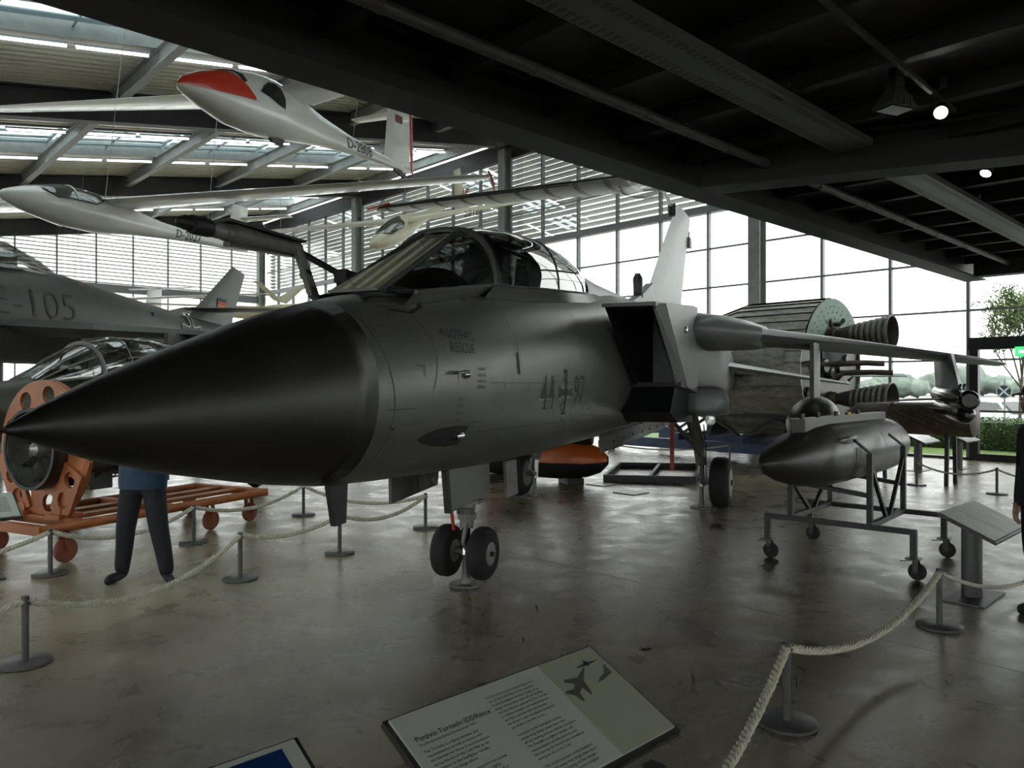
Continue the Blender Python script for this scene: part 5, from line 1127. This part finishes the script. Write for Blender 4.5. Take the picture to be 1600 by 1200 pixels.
def spot(pos, aim, label):
    pos = Vector(pos); d = (Vector(aim)-pos).normalized(); t = thing('spotlight', label, 'lamp', pos, 0, 'spotlights')
    MB().lathe([(-.20, .03), (-.19, .045), (-.05, .055), (0, .065), (.005, .065), (.005, .058), (-.03, .045)], (0,0,0), d, 20).build('housing', M['black'], t, True)
    MB().lathe([(-.004, .058), (.0, .052)], (0,0,0), d, 20).build('lens', mat('spot_lens', (1, 1, 1), .3, emit=(1.0, .97, .9, 14.0)), t)
    MB().tube([d*-.12+Vector((.06, 0, 0)), Vector((.06, 0, .12))-d*.1, Vector((0, 0, .2))-d*.1, Vector((-.06, 0, .12))-d*.1, d*-.12-Vector((.06, 0, 0))], .008, 6).build('yoke', M['black'], t)
    MB().box(Vector((0, 0, .24))-d*.1, (.06, .06, .10)).build('adapter', M['black'], t)
    return t
s1 = at(1470, 176, 6.9); spot(s1, (.4, 1.6, .3), 'lit spotlight shining towards the camera from the dark ceiling')
s2 = at(1540, 271, 8.65); spot(s2, (2.6, 7.4, .2), 'lit spotlight seen from the side beyond the crossing beam')
fp = at(1398, 150, 6.8)
fd = thing('floodlight', 'unlit dark floodlight with cooling fins hanging left of the spotlight', 'lamp', fp, .4)
MB().loft([[(-.05, -.05, .16), (.05, -.05, .16), (.05, .05, .16), (-.05, .05, .16)], [(-.06, -.06, .05), (.06, -.06, .05), (.06, .06, .05), (-.06, .06, .05)], [(-.15, -.11, -.10), (.15, -.11, -.10), (.15, .11, -.10), (-.15, .11, -.10)], [(-.15, -.11, -.12), (.15, -.11, -.12), (.15, .11, -.12), (-.15, .11, -.12)]]).build('housing', mat('floodlight_grey', (.06, .058, .055), .5), fd)
for k in range(4): MB().box((-.06+.04*k, -.118, -.07), (.012, .02, .09)).build('fin', M['traymetal'], fd)
MB().box((0, 0, -.125), (.26, .18, .01)).build('glass', M['darkglass'], fd); MB().box((0, 0, .22), (.05, .08, .14)).build('bracket', M['black'], fd)
# ================================================================ glass door and exit sign
M['doorframe'] = mat('door_frame_black', (.018, .018, .02), .4)
dr = thing('door_1', None, None, (0, 0, 0), BA, kind='structure')
D0, D1 = 3.735, 5.405
for u_ in (D0+.09, D1-.09): MB().span((VW-.10, u_-.09, 0), (VW+.08, u_+.09, 2.62)).build('jamb', M['doorframe'], dr)
MB().span((VW-.12, D0-.7, 2.58), (VW+.08, D1+.02, 2.86)).build('header', M['doorframe'], dr)
MB().span((VW-.06, D0+.18, .02), (VW+.05, D1-.18, .16)).build('bottom_rail', M['doorframe'], dr)
MB().add([(VW, D0+.18, .16), (VW, D1-.18, .16), (VW, D1-.18, 2.58), (VW, D0+.18, 2.58)], [(0,1,2,3)]).build('pane', M['glass'], dr)
MB().bar((VW-.10, D0+.1, 1.15), (VW-.10, D1-.1, 1.15), .05, .05).build('push_bar', M['frame'], dr)
q = UV(VW-.30, 4.13, 2.50)
ex = thing('exit_sign', 'green lit exit sign over the glass door at the right edge', 'sign', q, BA)
MB().box((0, 0, 0), (.06, .62, .22)).build('case', mat('exit_green', (.02, .25, .08), .4, emit=(.05, .60, .16, .5)), ex)
eg = mat('exit_white', (.9, .95, .9), .4, emit=(.8, 1, .85, 1.2))
MB().prism([(-.034, .24, -.03), (-.034, .24, .03), (-.034, .10, .03), (-.034, .10, .07), (-.034, .02, 0), (-.034, .10, -.07), (-.034, .10, -.03)], (-.002, 0, 0)).build('arrow', eg, ex)
MB().box((-.034, -.16, .0), (.003, .10, .16)).build('doorway_mark', eg, ex); MB().lathe([(0, .018), (.003, .018)], (-.032, -.05, .06), (-1, 0, 0), 12).build('figure_head', eg, ex)
MB().prism([(-.034, -.02, .04), (-.034, -.07, .03), (-.034, -.09, -.08), (-.034, -.06, -.08), (-.034, -.045, -.02), (-.034, -.0, -.06)], (-.002, 0, 0)).build('figure_body', eg, ex)
MB().tube([(0, .2, .1), (0, .2, .22)], .012, 6).build('stem', M['doorframe'], ex)
# ================================================================ outside
M['asphalt'] = mat('pale_asphalt', (.30, .30, .29), .85, 0, .1, 1.5)
M['lawn'] = mat('lawn_green', (.11, .19, .035), .9, 0, .3, 3, .3, 60)
M['leafg'] = mat('hedge_leaf', (.075, .14, .03), .7, 0, .4, 6)
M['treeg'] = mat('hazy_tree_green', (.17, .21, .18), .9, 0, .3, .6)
M['bark'] = mat('bark', (.10, .085, .07), .9)
tag(MB().span((-160, -160, -.35), (260, 320, -.30)).build('ground', M['asphalt'], rz=BA), kind='structure')
tag(MB().span((VW+1.6, -20, -.30), (VW+6.2, 60, -.10)).build('lawn', M['lawn'], rz=BA), kind='structure')
tag(MB().span((VW+1.35, -20, -.30), (VW+1.6, 60, -.06)).build('kerb', M['wallpaint'], rz=BA), kind='structure')
hd_ = thing('hedge', 'clipped green hedge seen through the glass door', 'hedge', UV(VW+5.0, 2, -.1), BA)
MB().loft([[(x0, y, z) for x0, z in ((-.55, 0), (-.6, .4), (-.5, .78), (0, .85), (.5, .78), (.6, .4), (.55, 0))] for y in (-9, 13)]).build('twig_core', mat('hedge_core', (.03, .05, .015), .9), hd_)
mb = MB(); rr = random.Random(11)
for k in range(9000):
    y = rr.uniform(-9, 13); side = rr.random()
    if side < .6: x, z = -.6+rr.gauss(0, .05), rr.uniform(0, .85)
    else: x, z = rr.uniform(-.6, .6), .85+rr.gauss(0, .04)
    c = Vector((x, y, z)); a = Vector((rr.gauss(0, 1), rr.gauss(0, 1), rr.gauss(0, 1))).normalized()*.045; b_ = a.cross(Vector((rr.gauss(0, 1), rr.gauss(0, 1), rr.gauss(0, 1)))).normalized()*.025
    mb.add([c-a, c+b_, c+a, c-b_], [(0,1,2,3)])
o = mb.build('leaves', M['leafg'], hd_); o['kind'] = 'stuff'
def blob(mb, c, r, sq, seed, n=2):
    bm = bmesh.new(); bmesh.ops.create_icosphere(bm, subdivisions=3, radius=1.0); vs = []
    for v in bm.verts: d = v.co.normalized(); k = 1+.28*mnoise.noise(d*2.2+Vector((seed, 0, 0)))+.14*mnoise.noise(d*6+Vector((0, seed, 0))); vs.append(Vector(c)+Vector((d.x*r*k, d.y*r*k, d.z*r*sq*k)))
    mb.add(vs, [[v.index for v in f.verts] for f in bm.faces]); bm.free()
rr = random.Random(4); k = 0
px = 1335
while px < 1640:
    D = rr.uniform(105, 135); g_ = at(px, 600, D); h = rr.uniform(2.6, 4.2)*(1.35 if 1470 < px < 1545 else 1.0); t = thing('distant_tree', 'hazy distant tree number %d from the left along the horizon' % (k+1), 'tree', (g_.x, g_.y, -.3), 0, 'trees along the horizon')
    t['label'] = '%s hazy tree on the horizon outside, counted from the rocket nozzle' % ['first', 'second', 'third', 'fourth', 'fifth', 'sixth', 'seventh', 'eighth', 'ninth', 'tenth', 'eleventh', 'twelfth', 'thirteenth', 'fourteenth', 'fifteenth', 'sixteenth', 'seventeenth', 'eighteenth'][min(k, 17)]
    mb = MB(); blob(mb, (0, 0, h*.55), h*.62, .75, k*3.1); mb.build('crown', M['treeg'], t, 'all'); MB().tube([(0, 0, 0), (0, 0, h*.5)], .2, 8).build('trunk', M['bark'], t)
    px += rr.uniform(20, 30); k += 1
# young tree with sparse leaves just outside the glass
tp = at(1592, 600, 25.5); tp.z = -.3
tt = thing('young_tree', 'thin young tree with sparse leaves outside above the glass door', 'tree', tp)
mb = MB(); lf = MB(); rr = random.Random(21)
def branch(p, d, L_, r, lev):
    q = p+d*L_*.5+Vector((rr.gauss(0, .06), rr.gauss(0, .06), .04))*L_; e = p+d*L_; mb.tube([p, q, e], [r, r*.8, r*.55], 6)
    if lev >= 2:
        for i in range(26 if lev == 3 else 10):
            c = p.lerp(e, rr.uniform(.15, 1))+Vector((rr.gauss(0, .10), rr.gauss(0, .10), rr.gauss(0, .10))); a = Vector((rr.gauss(0, 1), rr.gauss(0, 1), rr.gauss(0, 1))).normalized()*.055; b_ = a.cross(Vector((rr.gauss(0, 1), rr.gauss(0, 1), rr.gauss(0, 1)))).normalized()*.03
            lf.add([c-a, c+b_, c+a, c-b_], [(0,1,2,3)])
    if lev < 3:
        for i in range(5 if lev else 7):
            nd = (d+Vector((rr.gauss(0, .55), rr.gauss(0, .55), rr.gauss(.1, .3)))).normalized(); branch(p.lerp(e, rr.uniform(.45, 1)), nd, L_*rr.uniform(.5, .68), r*.5, lev+1)
branch(Vector((0, 0, 0)), Vector((.05, 0, 1)).normalized(), 3.0, .06, 0)
mb.build('trunk_and_branches', M['bark'], tt, True); o = lf.build('leaves', mat('young_leaf', (.14, .20, .07), .7), tt); o['kind'] = 'stuff'
def car(px, D, rz, label, col):
    g_ = at(px, 600, D); t = thing('parked_car', label, 'car', (g_.x, g_.y, -.3), rz, 'cars parked outside')
    prof = [(-2.1, .35), (-2.15, .65), (-1.95, .85), (-1.2, .95), (-.55, 1.40), (.75, 1.45), (1.5, 1.0), (2.05, .88), (2.12, .5), (2.05, .3)]
    cp = mat('car_paint_'+label[:5], col, .25, .2, coat=.5)
    MB().loft([[Vector((x, y*(1 if z < 1.0 else .82), z)) for x, z in prof] for y in (-.86, .86)]).build('body', cp, t, 20)
    for sg in (-1, 1): MB().prism([(-1.1, sg*.80, .98), (-.52, sg*.735, 1.34), (.72, sg*.735, 1.38), (1.32, sg*.80, 1.02)], (0, sg*.035, 0)).build('side_window', M['darkglass'], t)
    MB().prism([(1.36, -.66, 1.06), (.86, -.62, 1.40), (.86, .62, 1.40), (1.36, .66, 1.06)], (.05, 0, .03)).build('rear_window', M['darkglass'], t)
    MB().prism([(-1.22, -.66, .98), (-.62, -.62, 1.36), (-.62, .62, 1.36), (-1.22, .66, .98)], (-.05, 0, .03)).build('windscreen', M['darkglass'], t)
    for x in (-1.35, 1.3):
        for sg in (-1, 1): MB().lathe([(-.1, .18), (-.1, .30), (.1, .30), (.1, .18)], (x, sg*.78, .31), (0, 1, 0), 18).build('wheel', M['rubber'], t, True)
car(1418, 29, BA+.3, 'white car parked outside behind the hanging black pod', (.6, .62, .62)); car(1570, 30, BA+.9, 'pale silver car parked outside behind the glass door', (.5, .54, .55))
sg_ = at(1569, 612, 26); rs_ = thing('round_sign', 'round dark sign with white cross on a post outside the glass door', 'sign', (sg_.x, sg_.y, -.3), math.atan2(sg_.x, -sg_.y)*0+BA)
MB().tube([(0.05, 0, 0), (0.05, 0, 2.2)], .03, 8).build('pole', M['steel'], rs_)
MB().lathe([(0, .24), (.02, .24)], (0, 0, 1.82), (-1, 0, 0), 32).build('disc', M['printw'], rs_); MB().lathe([(0.02, .205), (.024, .205)], (0, 0, 1.82), (-1, 0, 0), 32).build('dark_field', mat('sign_dark_blue', (.03, .05, .08), .5), rs_)
for a in (math.pi/4, -math.pi/4): MB().box((-.027, 0, 1.82), (.004, .40, .05), M=Matrix.Rotation(a, 3, 'X')).build('cross_bar', M['white'], rs_)
# ================================================================ visitors
def skin_body(edges, radii, name):
    me = bpy.data.meshes.new(name); names = list(radii); ix = {n: i for i, n in enumerate(names)}
    me.from_pydata([radii[n][0] for n in names], [(ix[a], ix[b]) for a, b in edges], [])
    o = bpy.data.objects.new(name, me); COL.objects.link(o); sm = o.modifiers.new('skin', 'SKIN'); sm.use_smooth_shade = True
    for i, n in enumerate(names):
        r = radii[n][1]; me.skin_vertices[0].data[i].radius = r if isinstance(r, tuple) else (r, r); me.skin_vertices[0].data[i].use_root = (n == 'pelvis')
    ss = o.modifiers.new('sub', 'SUBSURF'); ss.levels = 2; ss.render_levels = 2
    bpy.context.view_layer.update(); me2 = bpy.data.meshes.new_from_object(o.evaluated_get(bpy.context.evaluated_depsgraph_get()))
    bpy.data.objects.remove(o); return me2
def person(label, loc, rz, feet, hands, top_col, cap):
    J = {'pelvis': ((0, 0, .95), (.155, .12)), 'belly': ((0, -.01, 1.10), (.15, .115)), 'chest': ((0, -.01, 1.32), (.175, .125)), 'neck0': ((0, .0, 1.46), (.075, .075)), 'neck1': ((0, -.015, 1.56), (.055, .06))}
    E_ = [('pelvis', 'belly'), ('belly', 'chest'), ('chest', 'neck0'), ('neck0', 'neck1')]
    hdir = []
    for s, k in ((-1, 'l'), (1, 'r')):
        fx, fy, turn = feet[0 if s < 0 else 1]
        hip = Vector((s*.09, 0, .88)); an = Vector((fx, fy, .09)); kn = hip.lerp(an, .5)+Vector((0, -.035, .0))
        J['hip'+k] = (tuple(hip), (.112, .118)); J['knee'+k] = (tuple(kn), .088); J['calf'+k] = (tuple(kn.lerp(an, .4)+Vector((0, .015, 0))), .080); J['ankle'+k] = (tuple(an), .068)
        dt = Vector((math.sin(turn), -math.cos(turn), 0)); J['heel'+k] = (tuple(an+Vector((0, 0, -.045))-dt*.02), (.042, .042)); J['ball'+k] = (tuple(an+dt*.13+Vector((0, 0, -.045))), (.052, .042)); J['toe'+k] = (tuple(an+dt*.20+Vector((0, 0, -.06))), (.044, .032))
        E_ += [('pelvis', 'hip'+k), ('hip'+k, 'knee'+k), ('knee'+k, 'calf'+k), ('calf'+k, 'ankle'+k), ('ankle'+k, 'heel'+k), ('heel'+k, 'ball'+k), ('ball'+k, 'toe'+k)]
        sh = Vector((s*.185, .0, 1.42)); wr = Vector(hands[0 if s < 0 else 1]); mid = sh.lerp(wr, .5); bend = max(0.0, .30**2-((wr-sh).length/2)**2)**.5; el = mid+Vector((s*.35, .45, -.8)).normalized()*bend
        J['sho'+k] = (tuple(sh), .068); J['elb'+k] = (tuple(el), .050); J['wri'+k] = (tuple(wr), .034); fd_ = (wr-el).normalized(); hdir.append((wr, fd_)); pm = wr+fd_*.07; J['palm'+k] = (tuple(pm), (.040, .022))
        E_ += [('chest', 'sho'+k), ('sho'+k, 'elb'+k), ('elb'+k, 'wri'+k), ('wri'+k, 'palm'+k)]
        sd = fd_.cross(Vector((0, 0, 1))); sd = sd.normalized() if sd.length > .1 else Vector((0, 1, 0)); nm = sd.cross(fd_)
        for i, (o_, L_) in enumerate(((-.030, .065), (-.010, .080), (.010, .085), (.030, .075))):
            b0 = pm+sd*o_+fd_*.03; b1 = b0+fd_*L_*.55-nm*.01; b2 = b1+fd_*L_*.35-nm*.03; J['f%d0%s' % (i, k)] = (tuple(b0), .0095); J['f%d1%s' % (i, k)] = (tuple(b1), .009); J['f%d2%s' % (i, k)] = (tuple(b2), .0075); E_ += [('palm'+k, 'f%d0%s' % (i, k)), ('f%d0%s' % (i, k), 'f%d1%s' % (i, k)), ('f%d1%s' % (i, k), 'f%d2%s' % (i, k))]
        t0 = wr+fd_*.03-sd*.035; t1 = t0+fd_*.04-sd*.025-nm*.01; J['th0'+k] = (tuple(t0), .011); J['th1'+k] = (tuple(t1), .009); E_ += [('wri'+k, 'th0'+k), ('th0'+k, 'th1'+k)]
    me = skin_body(E_, J, 'person')
    sk = mat('skin', (.42, .27, .20), .5); tp_ = mat('jacket', top_col, .7, 0, .2, 12, .2, 40); jn = mat('jeans', (.010, .012, .020), .8, 0, .3, 30); shm = mat('shoes', (.018, .020, .022), .6)
    for m_ in (sk, tp_, jn, shm): me.materials.append(m_)
    wrs = [Vector(h) for h in hands]
    for p in me.polygons:
        c = p.center; near_hand = any((c-w_).dot(d_) > 0 and (c-w_).dot(d_) < .26 and ((c-w_)-d_*(c-w_).dot(d_)).length < .075 for w_, d_ in hdir)
        p.material_index = 0 if (c.z > 1.50 or near_hand) else 3 if c.z < .095 else 2 if c.z < .90 and abs(c.x) < .45 else 1
        p.use_smooth = True
    o = bpy.data.objects.new('person', me); COL.objects.link(o); o.location = loc; o.rotation_euler.z = rz; tag(o, label, 'person')
    # jacket hem, head, hair or cap as children
    MB().loft([[Vector((a*math.cos(q), b*math.sin(q)-.005, z)) for q in [2*math.pi*i/24 for i in range(24)]] for a, b, z in ((.205, .155, .84), (.21, .16, .90), (.205, .155, 1.0), (.20, .15, 1.15))], cap=False).build('jacket_skirt', tp_, o, 'all')
    hd2 = []
    for i in range(13):
        q = i/12; z = 1.555+.235*q; r = math.sin(math.pi*min(1, max(.0, .12+.86*q)))**.55; hd2.append([Vector((.076*r*math.cos(a), -.02+(.098*r)*math.sin(a)-(.012 if q < .35 and math.sin(a) < 0 else 0), z)) for a in [2*math.pi*k/24 for k in range(24)]])
    h = MB().loft(hd2).build('head', sk, o, 'all')
    MB().loft([[Vector((.011*k*math.cos(a), -.118-.010*k+dy, 1.655+dz+.012*k*math.sin(a))) for a in [2*math.pi*i/8 for i in range(8)]] for k, dy, dz in ((1.2, .02, .03), (1.1, .006, .012), (1.3, -.006, -.008), (.6, .01, -.018))]).build('nose', sk, h, 'all')
    for s in (-1, 1):
        MB().lathe([(0, .013), (.006, .011), (.008, .002)], (s*.031, -.108, 1.685), (0, -1, 0), 10).build('eye', M['printw'], h, True); MB().lathe([(0, .006), (.003, .005)], (s*.031, -.1155, 1.685), (0, -1, 0), 8).build('pupil', M['black'], h)
        MB().lathe([(0, .02), (.012, .026), (.018, .018)], (s*.076, -.005, 1.67), (s, .2, 0), 10).build('ear', sk, h, True)
    MB().box((0, -.115, 1.608), (.045, .008, .010)).build('mouth', mat('lips', (.30, .13, .11), .5), h)
    hr = [[Vector((.083*r*math.cos(a), -.012+.104*r*math.sin(a), z)) for a in [2*math.pi*k/24 for k in range(24)]] for r, z in ((1.0, 1.725), (1.0, 1.75), (.88, 1.785), (.6, 1.81), (.1, 1.82))]
    MB().loft(hr).build('cap' if cap else 'hair', mat('dark_cap', (.02, .02, .022), .7) if cap else mat('brown_hair', (.05, .03, .02), .7), h, 'all')
    if cap: MB().prism([(-.07, -.09, 1.728), (.07, -.09, 1.728), (.05, -.175, 1.715), (-.05, -.175, 1.715)], (0, 0, .008)).build('cap_peak', mat('dark_cap_peak', (.02, .02, .022), .7), h)
    if cap: h.location = (0, -.07, -.02)
    return o
# feet in local coordinates (x = the person's left as seen from the front is -x)
person('person in blue jacket and dark jeans standing behind the black nose cone', (-3.35, 6.86, 0), .05, ((-.19, .0, -.30), (.23, -.05, .60)), ((-.14, -.30, 1.28), (.14, -.30, 1.30)), (.022, .055, .11), False)
person('person in dark clothes cut off by the right edge of the picture', (4.06, 5.74, 0), -math.pi/2+.15, ((-.10, .06, -.1), (.12, -.10, .1)), ((-.29, .02, .84), (.29, .03, .84)), (.012, .012, .016), True)
